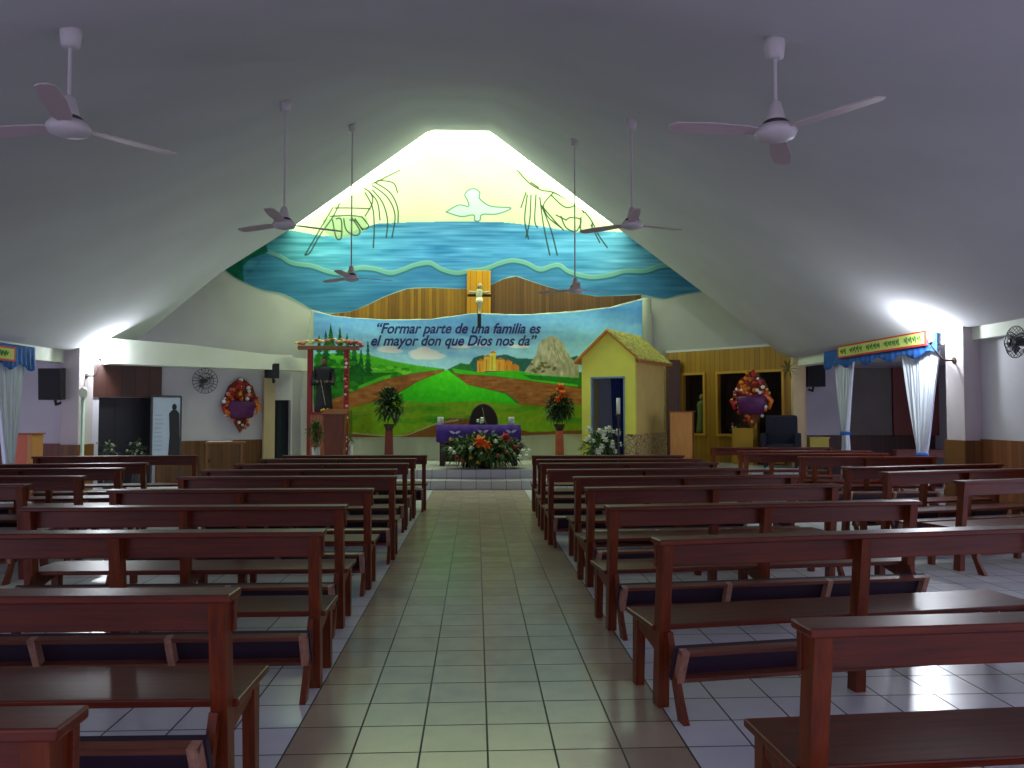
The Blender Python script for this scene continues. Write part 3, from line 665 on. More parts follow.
OL = [(-4.47, 8.06, -1, 'nearest'), (-4.44, 9.12, 0, 'second'), (-4.57, 10.45, 3, 'third'), (-4.70, 11.55, 8, 'fourth'), (-4.70, 13.60, 6, 'farthest')]
first = {}
def place(side, L, x, y, deg, right_end, label, grp, e=0.0):
    th = math.radians(deg)
    if right_end: x -= L*math.cos(th); y -= L*math.sin(th)
    if e: o = make_pew(L, label, e); o.location = (x, y, 0); o.rotation_euler = (0, 0, th); o['group'] = grp
    elif L not in first: first[L] = make_pew(L, label); o = first[L]; o.location = (x, y, 0); o.rotation_euler = (0, 0, th); o['group'] = grp
    else: o = dup(first[L], (x, y, 0), th, label, grp)
    return o
for i, (x, y, d) in enumerate(Lx):
    e_ = ', only its end showing' if i == 0 else (', at the front by the altar step' if i == 9 else ' from the camera')
    place('L', 2.43, x, y, d, True, '%s dark brown pew left of the tiled aisle%s' % (ordn[i], e_), 'pews left of the centre aisle', .055 if i == 1 else 0.0)
for i, (x, y, d) in enumerate(Rx):
    e_ = ' to the camera' if i == 0 else (', at the front by the altar step' if i == 8 else ' from the camera')
    place('R', 2.6, x, y, d, False, '%s dark brown pew right of the tiled aisle%s' % (ordn[i], e_), 'pews right of the centre aisle')
for x, y, d, s_ in OR:
    o = place('R', 2.6, x, y, d, False, '%s pew in the outer block by the right wall, counted from the camera' % s_, 'pews in the outer right block')
    if s_ == 'fourth': o.scale.x = .875
for x, y, d, s_ in OL: place('R', 2.6, x, y, d, True, '%s pew in the outer block by the left wall, counted from the camera' % s_, 'pews in the outer left block')
place('R', 2.6, 8.25, 15.2, 0, False, 'distant pew inside the right side bay behind the curtains', 'pews in the outer right block')

# ------------------------------------------------------------------ ceiling fans
fw_ = mat('fan_white_enamel', (196, 190, 194), .45); fd = mat('fan_dark_ring', (46, 42, 46), .5); fb = mat('fan_blade_paint', (190, 172, 176), .5)
def fan(x, y, zh, ang, label, cone=True):
    zt = Zc(x, y); t = thing('ceiling_fan', label, 'ceiling fan', (x, y, zt), 0, 'white three-bladed ceiling fans')
    d = zt-zh
    bm = B(); lathe(bm, [(.03, -.12), (.055, -.11), (.065, -.02), (.06, .03)], seg=20); link('ceiling_cup', bm, fw_, t)
    bm = B(); tube(bm, [(0, 0, -.08), (0, 0, -d+.10)], .012, 10); link('downrod', bm, fw_, t)
    bm = B(); lathe(bm, [(.02, .20), (.035, .19), (.06, .09), (.065, .07)], (0, 0, -d), 20); link('rod_cover', bm, fw_, t)
    bm = B(); lathe(bm, [(.07, .07), (.085, .055), (.07, .04)], (0, 0, -d), 20); link('collar', bm, fd, t)
    bm = B(); lathe(bm, [(.06, .045), (.11, .035), (.13, 0), (.115, -.035), (.05, -.055), (.001, -.058)], (0, 0, -d), 24); link('motor_housing', bm, fw_, t)
    for k in range(3):
        a = math.radians(ang+120*k); M = Matrix.Translation((0, 0, -d+.005)) @ Matrix.Rotation(a, 4, 'Z') @ Matrix.Rotation(math.radians(8), 4, 'X')
        bm = B(); pts = [(.10, -.03), (.20, -.055), (.45, -.068), (.66, -.055), (.685, -.03), (.69, .02), (.66, .055), (.45, .068), (.20, .055), (.10, .03)]
        prism(bm, pts, -.004, .004, 'XY'); bm.transform(M); link('blade', bm, fb, t)
fan(-2.55, 5.0, 3.44, 47, 'white ceiling fan hanging at the upper left, nearest on the left side')
fan(1.87, 4.8, 3.41, 65, 'white ceiling fan at the upper right with a short rod, nearest on the right')
fan(-2.18, 9.0, 3.80, 30, 'mid-distance ceiling fan on a long rod, left of the mural top')
fan(1.80, 9.0, 3.84, 22, 'mid-distance ceiling fan on a long rod, right of the mural top')
fan(-2.05, 13.0, 3.88, 20, 'far small ceiling fan in front of the left part of the mural sea')
fan(1.64, 13.0, 3.71, 25, 'far small ceiling fan in front of the right part of the mural sea')

# ------------------------------------------------------------------ wall lamps
bulbm = mat('lamp_glass', (250, 250, 250), .4, emit=((1, 1, 1), 60)); brm = mat('lamp_bracket_metal', (80, 66, 60), .4, metal=.4)
def lamp(wallp, dirx, label, zoff, dy):
    t = thing('wall_lamp', label, 'wall lamp', wallp, 0, 'bare bulb wall lamps')
    bm = B(); lathe(bm, [(.055, -.012), (.055, .012)], seg=16); bm.transform(Matrix.Rotation(PI/2, 4, 'Y')); link('wall_plate', bm, brm, t)
    bm = B(); tube(bm, [(0, 0, 0), (dirx*.16, 0, 0), (dirx*.20, 0, .03), (dirx*.20, dy, zoff-.20), (dirx*.20, dy, zoff-.14)], .015, 8); link('arm', bm, brm, t)
    bm = B(); lathe(bm, [(.03, -.07), (.03, -.02)], (dirx*.20, dy, zoff-.10), 14); link('socket', bm, brm, t)
    bm = B(); lathe(bm, [(.03, -.12), (.045, -.08), (.055, -.02), (.045, .04), (.01, .06)], (dirx*.20, dy, zoff), 16); bl = link('bulb', bm, bulbm, t); bl.visible_shadow = True
    ld = bpy.data.lights.new('bulb_light', 'POINT'); ld.energy = LAMP_W; ld.color = (.86, .92, 1.0); ld.shadow_soft_size = .07
    lo = bpy.data.objects.new('bulb_light', ld); COL.objects.link(lo); lo.location = (dirx*.31, dy+.02, zoff); lo.parent = t
    return t
lamp((XL, 17.42, 2.47), 1, 'wall lamp with glaring white bulb on the left column', .52, .20)
lamp((XR-.14, 12.18, 2.50), -1, 'wall lamp with glaring white bulb on the right column', .46, .30)

# ------------------------------------------------------------------ plants, flowers
gr1 = mat('leaf_green', (52, 84, 34), .5, noise=.3, scale=20); gr2 = mat('leaf_dark_green', (48, 72, 32), .5, noise=.3, scale=20); gr3 = mat('leaf_yellow_green', (110, 140, 60), .5)
whf = mat('petal_white', (230, 236, 220), .7); orf = mat('petal_orange', (226, 112, 30), .7); rdf = mat('petal_red', (170, 34, 44), .7); pkf = mat('petal_pink', (190, 90, 110), .7); yef = mat('petal_yellow', (210, 180, 60), .7)
def foliage(bm, c, R, n, L, w_, mi=0, up=.2):
    for _ in range(n):
        d = Vector((random.gauss(0, 1), random.gauss(0, 1), random.gauss(up, .8))).normalized(); k = random.random()**.4
        p = Vector((c[0]+d.x*R[0]*k, c[1]+d.y*R[1]*k, c[2]+d.z*R[2]*k)); leaf(bm, p-d*L*.5, d+Vector((random.gauss(0, .4), random.gauss(0, .4), random.gauss(0, .4))), L*random.uniform(.7, 1.2), w_, mi)
def flower(c, r, m, parent, petals=7):
    bm = B()
    for k in range(petals):
        a = 2*PI*k/petals; leaf(bm, (0, 0, 0), (math.cos(a), math.sin(a)*.9-.3, math.sin(a*1.0)*.9), r, r*.32, 0, 0)
    for k in range(petals):
        a = 2*PI*(k+.5)/petals; leaf(bm, (0, -.01, 0), (math.cos(a)*.6, -.8, math.sin(a)*.6), r*.7, r*.26, 0, 0)
    ball(bm, (0, -.01, 0), r*.28, 1); o = link('flower', bm, m, parent); o.location = c; return o

# altar ------------------------------------------------------------
PZ = .4
A0 = atY(437, 430, 19.0).x; A1 = atY(520, 430, 19.0).x; AZ = PZ+.98
t = thing('altar_table', 'altar table with dark wooden legs in front of the painted banner', 'altar', ((A0+A1)/2, 19.4, PZ))
hw = (A1-A0)/2; dk = wood('altar_dark_wood', (40, 22, 14), (66, 36, 20), .4, .1, 2)
bm = B(); box(bm, -hw+.03, hw-.03, -.38, .38, .92, .97, .006); link('tabletop', bm, dk, t)
for sx in (-1, 1):
    for sy in (-1, 1):
        bm = B(); box(bm, sx*(hw-.12)-.06, sx*(hw-.12)+.06, sy*.28-.05, sy*.28+.05, 0, .92, .006); link('leg', bm, dk, t)
bm = B(); box(bm, -hw+.2, hw-.2, -.26, -.23, .10, .90, .004); link('front_panel', bm, mat('altar_front_cloth', (60, 34, 40), .8), t)
# cloth
bm = B(); n = 40
prof = [(-.43, -.44), (-.42, -.2), (-.40, 0), (.40, 0), (.42, -.3)]
rows = [[bm.verts.new((-hw-.01+2*(hw+.01)*i/n, y+(.012*math.sin(i*1.3) if z < 0 else 0), .985+z*(.92+.05*math.sin(i*.5)))) for i in range(n+1)] for y, z in prof]
for a_, b2 in zip(rows, rows[1:]):
    for i in range(n): bm.faces.new((a_[i], a_[i+1], b2[i+1], b2[i]))
for s_ in (0, n):
    x = -hw-.012 if s_ == 0 else hw+.012; q = [bm.verts.new((x, -.40, .984)), bm.verts.new((x, .40, .984)), bm.verts.new((x*1.01, .42, .62)), bm.verts.new((x*1.01, -.43, .60))]; bm.faces.new(q)
o = link('altar_cloth', bm, mat('purple_cloth', (72, 40, 134), .85, noise=.15, scale=6), None, True); o.location = t.location
tag(o, 'purple cloth with small white emblems draped over the altar table', 'altar cloth'); o.modifiers.new('t', 'SOLIDIFY').thickness = .005
for px_, py_ in ((455, 432), (483, 431), (511, 431)):
    p = atY(px_, py_, 18.95)-Vector(t.location); bm = B()
    for s_ in (-1, 1): prism(bm, [(p.x, p.z-.02), (p.x+s_*.05, p.z+.02), (p.x+s_*.14, p.z+.03), (p.x+s_*.10, p.z-.02), (p.x+s_*.03, p.z-.05)], -.452, -.446, 'XZ')
    link('emblem', bm, mat('emblem_white', (200, 196, 220), .8), o)
for px_, lab in ((440.5, 'white pillar candle on the left end of the altar'), (511.5, 'white pillar candle on the right end of the altar')):
    p = atY(px_, 424, 19.1); t = thing('pillar_candle', lab, 'candle', (p.x, 19.1, AZ+.01), 0, 'pillar candles on the altar')
    bm = B(); lathe(bm, [(.075, 0), (.075, .18), (.06, .19)], seg=16); link('wax', bm, mat('candle_wax', (200, 206, 196), .5), t)
    bm = B(); tube(bm, [(0, 0, .19), (0, 0, .21)], .005, 6); link('wick', bm, fd, t)
# book or missal stand with a white flower
p = atY(482, 424, 18.9); t = thing('white_flower_bunch', 'small bunch of white flowers on the middle of the altar', 'flowers', (p.x, 19.12, AZ+.01))
bm = B(); foliage(bm, (0, 0, .05), (.12, .08, .06), 30, .08, .015); link('foliage', bm, gr1, t)
for k in range(6): flower((random.uniform(-.12, .12), random.uniform(-.06, .04), random.uniform(.06, .14)), .07, whf, t, 6)
p = atY(483.5, 424, 19.5); t = thing('wicker_arch', 'dark rounded wicker arch standing behind the altar flowers', 'wicker arch', (p.x, 19.62, AZ+.005))
bm = B(); pts = [(.34*math.cos(a), 0, .5*math.sin(a)) for a in np.linspace(0, PI, 17)]; prism(bm, [(q[0], q[2]) for q in pts], -.05, .05, 'XZ'); link('arch_panel', bm, mat('dark_wicker', (40, 34, 18), .8, noise=.5, scale=30, bump=.6), t)
bm = B(); tube(bm, pts, .03, 8); link('rim', bm, mat('wicker_rim', (70, 48, 26), .7), t)
p = atY(461, 424, 19.3); t = thing('bare_branch', 'curved bare branch lying on the altar to the left', 'branch', (p.x, 19.3, AZ+.01))
bm = B(); tube(bm, [(-.5, 0, .0), (-.3, 0, .10), (-.1, 0, .2), (.02, 0, .22), (.06, 0, .12), (.04, 0, .0)], [.012]*6, 6); tube(bm, [(.62, 0, 0), (.56, 0, .2), (.52, 0, .42)], .008, 6); link('twig', bm, mat('branch_bark', (120, 112, 80), .8), t)

def arrangement(name, px_, Y, label, rad, hgt, leaves, flowers, zb=PZ, m=gr1, L=.22, w_=.035, base=True):
    p = atY(px_, 450, Y); t = thing(name, label, 'flowers', (p.x, Y, zb))
    if base:
        bm = B(); lathe(bm, [(.12, 0), (.16, .05), (.18, .16), (.16, .18)], seg=16); link('bowl', bm, mat('bowl_dark', (50, 40, 30), .6), t)
    bm = B(); foliage(bm, (0, 0, hgt*.5), (rad, rad*.6, hgt*.5), leaves, L, w_); link('foliage', bm, m, t)
    bm = B(); foliage(bm, (0, 0, hgt*.45), (rad*.9, rad*.5, hgt*.45), leaves//2, L, w_*.7); link('foliage_light', bm, gr3 if m is gr1 else gr1, t)
    for (fx, fz, r_, fm) in flowers: flower((fx, -rad*.55, fz), r_, fm, t)
    return t
fl = []
for k in range(16):
    fl.append((random.uniform(-.85, .85), random.uniform(.12, .72), random.uniform(.05, .09), random.choice([whf, rdf, yef, pkf, whf])))
fl += [(-.12, .62, .22, orf), (.02, .55, .16, orf), (.45, .72, .16, rdf), (.85, .4, .10, whf), (.92, .3, .09, whf), (.78, .28, .09, whf), (.98, .42, .08, whf)]
arrangement('flower_arrangement', 485, 18.3, 'large low arrangement of green leaves with orange and red flowers before the altar', 1.0, .84, 900, fl, L=.26, w_=.04)
fl = [(random.uniform(-.36, .42), random.uniform(.35, .95), random.uniform(.07, .11), whf) for k in range(26)]
arrangement('white_flower_basket', 600, 18.40, 'bushy basket of white flowers in front of the yellow little house', .46, .95, 300, fl, L=.2, w_=.03, m=gr1)

def stand_plant(px_, Y, ztop, mst, ms, label, fl, h):
    p = atY(px_, 450, Y); t = thing('plant_on_stand', label, 'plant', (p.x, Y, PZ), 0, 'potted plants on tall stands beside the altar')
    bm = B(); prism(bm, [(-.11, 0), (.11, 0), (.085, ztop-PZ), (-.085, ztop-PZ)], -.09, .09, 'XZ'); link('stand', bm, mst, t)
    bm = B(); lathe(bm, [(.08, 0), (.13, .12), (.14, .16)], (0, 0, ztop-PZ), 16); link('pot', bm, mat('pot_brown', (60, 40, 26), .6), t)
    bm = B(); foliage(bm, (0, 0, ztop-PZ+.2+h*.45), (.38, .3, h*.5), 520, .19, .035, 0, .3); link('foliage', bm, gr2, t)
    for q in fl: flower((q[0], -.25, ztop-PZ+q[1]), q[2], q[3], t)
redst = mat('stand_red_brown', (120, 44, 26), .5); orst = mat('stand_orange_wood', (196, 96, 40), .5, noise=.2, scale=5)
stand_plant(389, 19.8, 1.24, redst, 1, 'dark leafy plant on a slim red-brown stand left of the altar', [], .95)
stand_plant(559.5, 19.4, 1.24, orst, 1, 'dark leafy plant with orange bloom on an orange stand right of the altar', [(0, 1.05, .17, orf), (.04, .88, .16, orf), (-.08, .76, .12, orf)], .8)

# ------------------------------------------------------------------ saint under a decorated canopy frame
YF = 20.2
pL = atY(309.5, 430, YF); pR = atY(346, 430, YF); zt_ = atY(328, 350, YF).z; zb_ = .42
t = thing('canopy_frame', 'red and gilt decorated frame standing around the statue at left of the banner', 'canopy frame', ((pL.x+pR.x)/2, YF, zb_))
hw = (pR.x-pL.x)/2; redp = mat('frame_red', (140, 24, 26), .5)
bm = B(); box(bm, -hw-.06, -hw+.06, -.06, .06, 0, zt_-zb_, .006); link('post', bm, redp, t)['label'] = 'plain dark red post'
bm = B(); box(bm, hw-.06, hw+.06, -.06, .06, 0, zt_-zb_, .006); link('post', bm, redp, t)['label'] = 'post wrapped in white and red beads'
for k in range(26):
    bm = B(); z = .15+k*(zt_-zb_-.3)/26; ball(bm, (hw+random.uniform(-.03, .03), -.07, z), random.uniform(.035, .055), 1); link('bead', bm, random.choice([mat('bead_white', (226, 200, 200), .5), mat('bead_pink', (200, 120, 120), .5), redp]), t)
bm = B(); box(bm, -hw-.3, hw+.32, -.1, .1, zt_-zb_, zt_-zb_+.10, .01); link('lintel', bm, mat('lintel_gilt', (130, 86, 50), .5), t)
gm = [mat('gilt', (206, 170, 60), .35, metal=.3), mat('garland_pink', (196, 110, 100), .5), mat('garland_pale', (216, 210, 140), .5), mat('garland_rust', (150, 60, 44), .5)]
for k in range(30):
    x = -hw-.34+k*(2*hw+.72)/29; bm = B(); z = zt_-zb_+.14+.10*math.sin(k/29*PI)+random.uniform(-.04, .05)
    ball(bm, (x, random.uniform(-.10, .02), z), random.uniform(.04, .07), 1, (1.3, 1, .8)); link('garland_bloom', bm, random.choice(gm), t)
# pedestal
ped = atY(324, 430, YF)
t = thing('pedestal', 'orange-brown wooden pedestal under the robed statue', 'pedestal', (ped.x, YF, PZ))
pz = atY(324, 412, YF).z-PZ
bm = B(); box(bm, -.30, .24, -.25, .25, 0, pz-.05, .01); link('body', bm, wood('pedestal_wood', (140, 84, 52), (176, 112, 72), .5, .1, 2), t)
bm = B(); box(bm, -.33, .28, -.28, .28, pz-.05, pz, .008); link('top_board', bm, MATS['frame_red'], t)
# statue
st = atY(323.5, 412, YF)
t = thing('saint_statue', 'statue of a standing saint in a black robe under the red frame', 'statue', (st.x, YF, PZ+pz+.002))
hs = atY(323, 356, YF).z-(PZ+pz)   # ~1.45 m
rb = mat('robe_black', (22, 24, 34), .7); sk_ = mat('statue_skin', (120, 92, 66), .6); hr = mat('statue_hair', (34, 24, 18), .7)
bm = B(); ball_z = hs*.90
lathe(bm, [(.21, 0), (.22, .04), (.20, .25), (.185, .55), (.18, .80), (.20, hs*.70), (.215, hs*.76), (.17, hs*.80), (.06, hs*.825), (.05, hs*.84)], seg=22, sx=1, sy=.72)
for v in bm.verts:
    a = math.atan2(v.co.y, v.co.x); k = max(0, 1-v.co.z/(hs*.7)); r_ = 1+.10*k*math.sin(a*7+v.co.z*2); v.co.x *= r_; v.co.y *= r_
for s_ in (-1, 1): tube(bm, [(s_*.19, 0, hs*.76), (s_*.25, -.04, hs*.62), (s_*.24, -.12, hs*.50), (s_*.16, -.22, hs*.52)], [.06, .06, .065, .06], 10)
link('robe', bm, rb, t, True)
bm = B(); ball(bm, (0, -.01, ball_z), .085, 3, (.82, .95, 1.2)); ball(bm, (0, -.095, ball_z-.005), .016, 1, (.8, 1, 1.3)); tube(bm, [(0, 0, hs*.81), (0, 0, ball_z-.05)], .042, 10)
for s_ in (-1, 1): ball(bm, (s_*.072, .0, ball_z), .018, 1, (.5, 1, 1.3))
link('head', bm, sk_, t, True)
for s_ in (-1, 1):
    bm = B(); ball(bm, (s_*.03, -.083, ball_z+.02), .009, 1); link('eye', bm, hr, t)
    bm = B(); hx = s_*.13; ball(bm, (hx, -.245, hs*.53), .035, 2, (.8, 1.1, .7))
    for f_ in range(4): tube(bm, [(hx-s_*.01, -.27, hs*.53+.02-f_*.013), (hx-s_*.035, -.305, hs*.53+.018-f_*.013), (hx-s_*.06, -.30, hs*.53+.012-f_*.012)], [.008, .007, .005], 6)
    tube(bm, [(hx, -.25, hs*.53+.025), (hx-s_*.02, -.275, hs*.53+.05)], [.009, .006], 6); link('hand', bm, sk_, t, True)
bm = B(); tube(bm, [(-.014, -.093, ball_z-.045), (.014, -.093, ball_z-.045)], .005, 6); link('mouth', bm, mat('statue_lips', (110, 50, 44), .6), t)
bm = B(); ball(bm, (0, .012, ball_z+.018), .092, 3, (.84, .92, 1.16))
bmesh.ops.delete(bm, geom=[v for v in bm.verts if v.co.y < -.035 and v.co.z < ball_z+.05], context='VERTS'); link('hair', bm, hr, t, True)
bm = B(); tube(bm, [(-.02, -.30, hs*.56), (.05, -.20, hs*.25), (.08, -.19, hs*.12)], .008, 6); link('rope_belt', bm, mat('cord_cream', (190, 180, 130), .7), t)
bm = B(); [ball(bm, (.0+.05*i, -.24, .05+.02*(i % 2)), .035, 1) for i in range(4)]
o = link('yellow_flowers', bm, yef); o.location = Vector((st.x, YF-.03, PZ+pz-.01)); tag(o, 'little yellow flowers at the feet of the robed statue', 'flowers')

# red lectern beside the frame, small plant with white pot
p = atY(335, 460, 19.0)
t = thing('lectern', 'red-brown wooden lectern left of the altar in front of the red frame', 'lectern', (p.x, 19.0, PZ))
lt = atY(335, 411, 19.0).z-PZ; rw = wood('lectern_red_wood', (80, 34, 18), (116, 56, 30), .4, .1, 2)
bm = B(); prism(bm, [(-.21, 0), (.21, 0), (.25, lt-.08), (-.25, lt-.08)], -.18, .18, 'XZ'); link('body', bm, rw, t)
bm = B(); prism(bm, [(-.24, lt-.10), (.22, lt+.02), (.22, lt+.05), (-.24, lt-.07)], -.29, .29, 'YZ'); link('slanted_top', bm, rw, t)
p = atY(320.5, 460, 19.1)
t = thing('potted_plant', 'small green plant in a white pot left of the red-brown lectern', 'plant', (p.x-.16, 19.35, PZ))
bm = B(); lathe(bm, [(.075, 0), (.09, .05), (.10, .42), (.11, .44)], seg=18); link('pot', bm, mat('pot_white', (206, 206, 210), .5), t)
bm = B(); foliage(bm, (0, 0, .75), (.24, .2, .38), 160, .22, .025, 0, .5); link('foliage', bm, gr1, t)
p = atY(346, 450, 19.25)
t = thing('white_vase', 'slim white vase right of the red-brown lectern', 'vase', (p.x+.10, 19.3, PZ))
bm = B(); lathe(bm, [(.06, 0), (.075, .1), (.05, .42), (.06, .5)], seg=16); link('body', bm, MATS['pot_white'], t)
bm = B(); foliage(bm, (0, 0, .62), (.10, .08, .14), 24, .12, .02, 0, .6); link('leaves', bm, gr1, t)

# ------------------------------------------------------------------ little yellow house
hp = atY(635.5, 440, 18.35)
th = math.radians(-33)
t = thing('small_house', 'yellow gabled little house with tiled roof and open blue doorway right of the altar', 'model house', (hp.x, hp.y, PZ), th)
Wd, Dp = 1.38, 2.05; ze = 2.68-.06; za = 3.22   # local: front at y=0, x from -Wd to 0
yel = mat('house_yellow', (236, 236, 96), .75, noise=.04, scale=3); dk_ = (-1.36+.02, -.30, 2.02)
dx0, dx1, dz = -Wd+.24, -.26, 2.14
bm = B()
box(bm, -Wd, dx0, 0, .07, 0, dz); box(bm, dx1, 0, 0, .07, 0, dz)
prism(bm, [(-Wd, dz), (0, dz), (0, ze), (-Wd/2, za), (-Wd, ze)], 0, .07, 'XZ'); link('front_wall', bm, yel, t)
bm = B(); box(bm, -.07, 0, .07, Dp, 0, ze); link('side_wall', bm, mat('house_side_yellow', (222, 196, 120), .8, noise=.05, scale=3), t)
bm = B(); box(bm, -Wd, -Wd+.07, .07, Dp, 0, ze); link('side_wall', bm, MATS['house_side_yellow'], t)
bm = B(); prism(bm, [(-Wd, 0), (0, 0), (0, ze), (-Wd/2, za), (-Wd, ze)], Dp-.07, Dp, 'XZ'); link('rear_wall', bm, yel, t)
# roof slopes with rows of barrel tiles
for s_ in (-1, 1):
    bm = B(); run = Wd/2+.16; sl = (za-ze)/(Wd/2)
    nr = 9; ncol = 12
    for i in range(ncol):
        for j in range(nr):
            y0 = -.10+(Dp+.2)*i/ncol; y1 = y0+(Dp+.2)/ncol
            xa = run*j/nr; xb = run*(j+1)/nr+.02
            pts = [(y0+(y1-y0)*(k/5), .045*math.sin(PI*k/5)) for k in range(6)]
            lo = [bm.verts.new((-Wd/2+s_*xa, y, za+.04-sl*xa+h_)) for y, h_ in pts]; hi = [bm.verts.new((-Wd/2+s_*xb, y, za+.055-sl*xb+h_)) for y, h_ in pts]
            for k in range(5): bm.faces.new((lo[k], lo[k+1], hi[k+1], hi[k]))
            bm.faces.new(hi)
    rf = link('roof_slope', bm, mat('roof_tiles_yellow', (190, 184, 96), .8, noise=.45, scale=9), t)
    bm = B(); a0 = (-Wd/2, za+.035); a1 = (-Wd/2+s_*run, za+.035-sl*run)
    prism(bm, [a0, a1, (a1[0], a1[1]-.05), (a0[0], a0[1]-.05)], -.10, Dp+.10, 'XZ'); link('roof_board', bm, mat('roof_edge_orange', (206, 130, 60), .6), t)
bm = B(); box(bm, dx0-.0, dx0+.035, -.01, .10, 0, dz); box(bm, dx1-.035, dx1, -.01, .10, 0, dz); box(bm, dx0, dx1, -.01, .10, dz-.04, dz); link('door_frame', bm, mat('door_frame_blue_grey', (120, 150, 180), .5), t)
bm = B(); n = 30
r0 = [bm.verts.new((dx0+.38+(dx1-dx0-.36)*i/n, .5+.05*math.sin(i*1.4), 0.02)) for i in range(n+1)]; r1 = [bm.verts.new((dx0+.30+(dx1-dx0-.28)*i/n, .5+.03*math.sin(i*1.4), dz+.1)) for i in range(n+1)]
for i in range(n): bm.faces.new((r0[i], r0[i+1], r1[i+1], r1[i]))
link('curtain', bm, mat('house_curtain_blue', (26, 46, 120), .8), t, True)['label'] = 'deep blue curtain inside the doorway'
bm = B(); box(bm, -Wd+.07, dx0+.42, .8, .84, 0, dz+.2); link('inner_panel', bm, mat('house_inner_grey', (150, 160, 190), .8), t)
def stone_mat():
    m = bpy.data.materials.new('crazy_stone'); m.use_nodes = True; nt = m.node_tree; b = nt.nodes['Principled BSDF']
    tc = nt.nodes.new('ShaderNodeTexCoord'); v = nt.nodes.new('ShaderNodeTexVoronoi'); v.feature = 'DISTANCE_TO_EDGE'; v.inputs['Scale'].default_value = 9
    r = nt.nodes.new('ShaderNodeValToRGB'); r.color_ramp.elements[0].position = .02; r.color_ramp.elements[1].position = .07
    r.color_ramp.elements[0].color = (*lin((70, 50, 24)), 1); r.color_ramp.elements[1].color = (*lin((206, 184, 128)), 1)
    nt.links.new(tc.outputs['Object'], v.inputs['Vector']); nt.links.new(v.outputs['Distance'], r.inputs[0]); nt.links.new(r.outputs[0], b.inputs['Base Color']); return m
stn = stone_mat()
bm = B(); box(bm, .0, .04, -.04, Dp+.02, 0, .78, .004); link('stone_skirt', bm, stn, t)
bm = B(); box(bm, dx1-.0, .04, -.04, -.0, 0, .78, .004); link('stone_skirt', bm, stn, t)

# paschal candle on dark stand
p = atY(618.5, 450, 18.02)
t = thing('paschal_candle_stand', 'thick white candle on a slim dark stand before the yellow little house', 'candle stand', (p.x, 18.02, PZ))
zc_ = atY(618, 414, 18.02).z-PZ; zt2 = atY(618, 398, 18.02).z-PZ
bm = B(); lathe(bm, [(.14, 0), (.13, .03), (.03, .07), (.025, .5), (.045, .55), (.025, .6), (.022, zc_-.1), (.06, zc_-.04), (.065, zc_)], seg=16); link('stand', bm, mat('stand_dark', (40, 28, 20), .4), t)
bm = B(); lathe(bm, [(.045, zc_), (.045, zt2)], seg=16); link('candle', bm, MATS['candle_wax'], t)

# wooden lectern right of the house
p = atY(683, 450, 18.6); t = thing('wooden_lectern', 'light orange wooden lectern right of the yellow little house', 'lectern', (p.x, 18.6, PZ), math.radians(-22))
lh = atY(683, 411, 18.6).z-PZ; lw = wood('lectern_orange_wood', (196, 132, 62), (222, 160, 84), .45, .1, 2); lw2 = wood('lectern_side_wood', (120, 66, 34), (150, 88, 48), .45, .1, 2)
bm = B(); box(bm, -.27, .24, -.20, -.16, 0, lh-.03, .004); link('front_panel', bm, lw, t)
for x in (-.27, .20):
    bm = B(); box(bm, x, x+.04, -.16, .22, 0, lh-.03, .004); link('side_panel', bm, lw2, t)
bm = B(); box(bm, -.31, .28, -.24, .26, lh-.03, lh, .006); link('top_board', bm, lw2, t)

# ------------------------------------------------------------------ hanging flower ornaments
def ornament(P, label, s, rz=0):
    t = thing('wall_ornament', label, 'wall ornament', P, rz, 'diamond-shaped flower ornaments hung either side of the chancel')
    bm = B(); prism(bm, [(0, -.72*s), (.46*s, .02), (.30*s, .45*s), (0, .68*s), (-.30*s, .45*s), (-.46*s, .02)], -.05, .0, 'XZ'); link('backing', bm, mat('ornament_backing', (120, 60, 30), .8, noise=.4, scale=12), t)
    bm = B(); lathe(bm, [(.24, -.36), (.30, -.32), (.35, -.10), (.37, .02), (.30, .08)], (0, -.08, 0), 24, sy=.45)
    for v in bm.verts: v.co *= s
    for v in bm.verts: a = math.atan2(v.co.y, v.co.x); v.co.x *= 1+.05*math.sin(a*9)
    link('purple_bundle', bm, mat('purple_satin', (86, 18, 84), .45, noise=.35, scale=9), t, True)
    cs = [mat('bauble_red', (176, 30, 26), .3), mat('bauble_orange', (222, 120, 30), .4), mat('bauble_yellow', (230, 190, 70), .4), mat('bauble_white', (232, 240, 240), .4), mat('bauble_pink', (196, 80, 100), .4)]
    k = 0
    while k < 84:
        x, z = random.uniform(-.46, .46), random.uniform(-.62, .68)
        if abs(x)/.46+abs(z)/.70 > 1.12 or (abs(x) < .27 and -.36 < z < .08): continue
        if z < -.36 and random.random() < .4: continue
        bm = B(); ball(bm, (x*s, -.07-random.random()*.05, z*s), random.uniform(.035, .065)*s, 1); link('bauble', bm, cs[random.choice([0, 0, 0, 1, 1, 2, 3, 4, 0, 1])], t, True); k += 1
    for sx, col in ((-1, 0), (1, 1)):
        bm = B(); tube(bm, [(sx*.30*s, -.08, .10*s), (sx*.46*s, -.10, -.05*s), (sx*.40*s, -.08, -.25*s)], [.05*s, .06*s, .03*s], 8); link('ribbon', bm, cs[col], t, True)
P = WL.px(240, 404, .05); ornament(P, 'diamond-shaped flower ornament with purple bundle on the white left chancel wall', 1.0, WL.rz)
P = WR.px(752, 399, .35); ornament(P, 'flower ornament with purple bundle hanging before the golden board wall at right', 1.02, WR.rz+math.radians(20))
u_, z_ = WR.uv(751, 440)
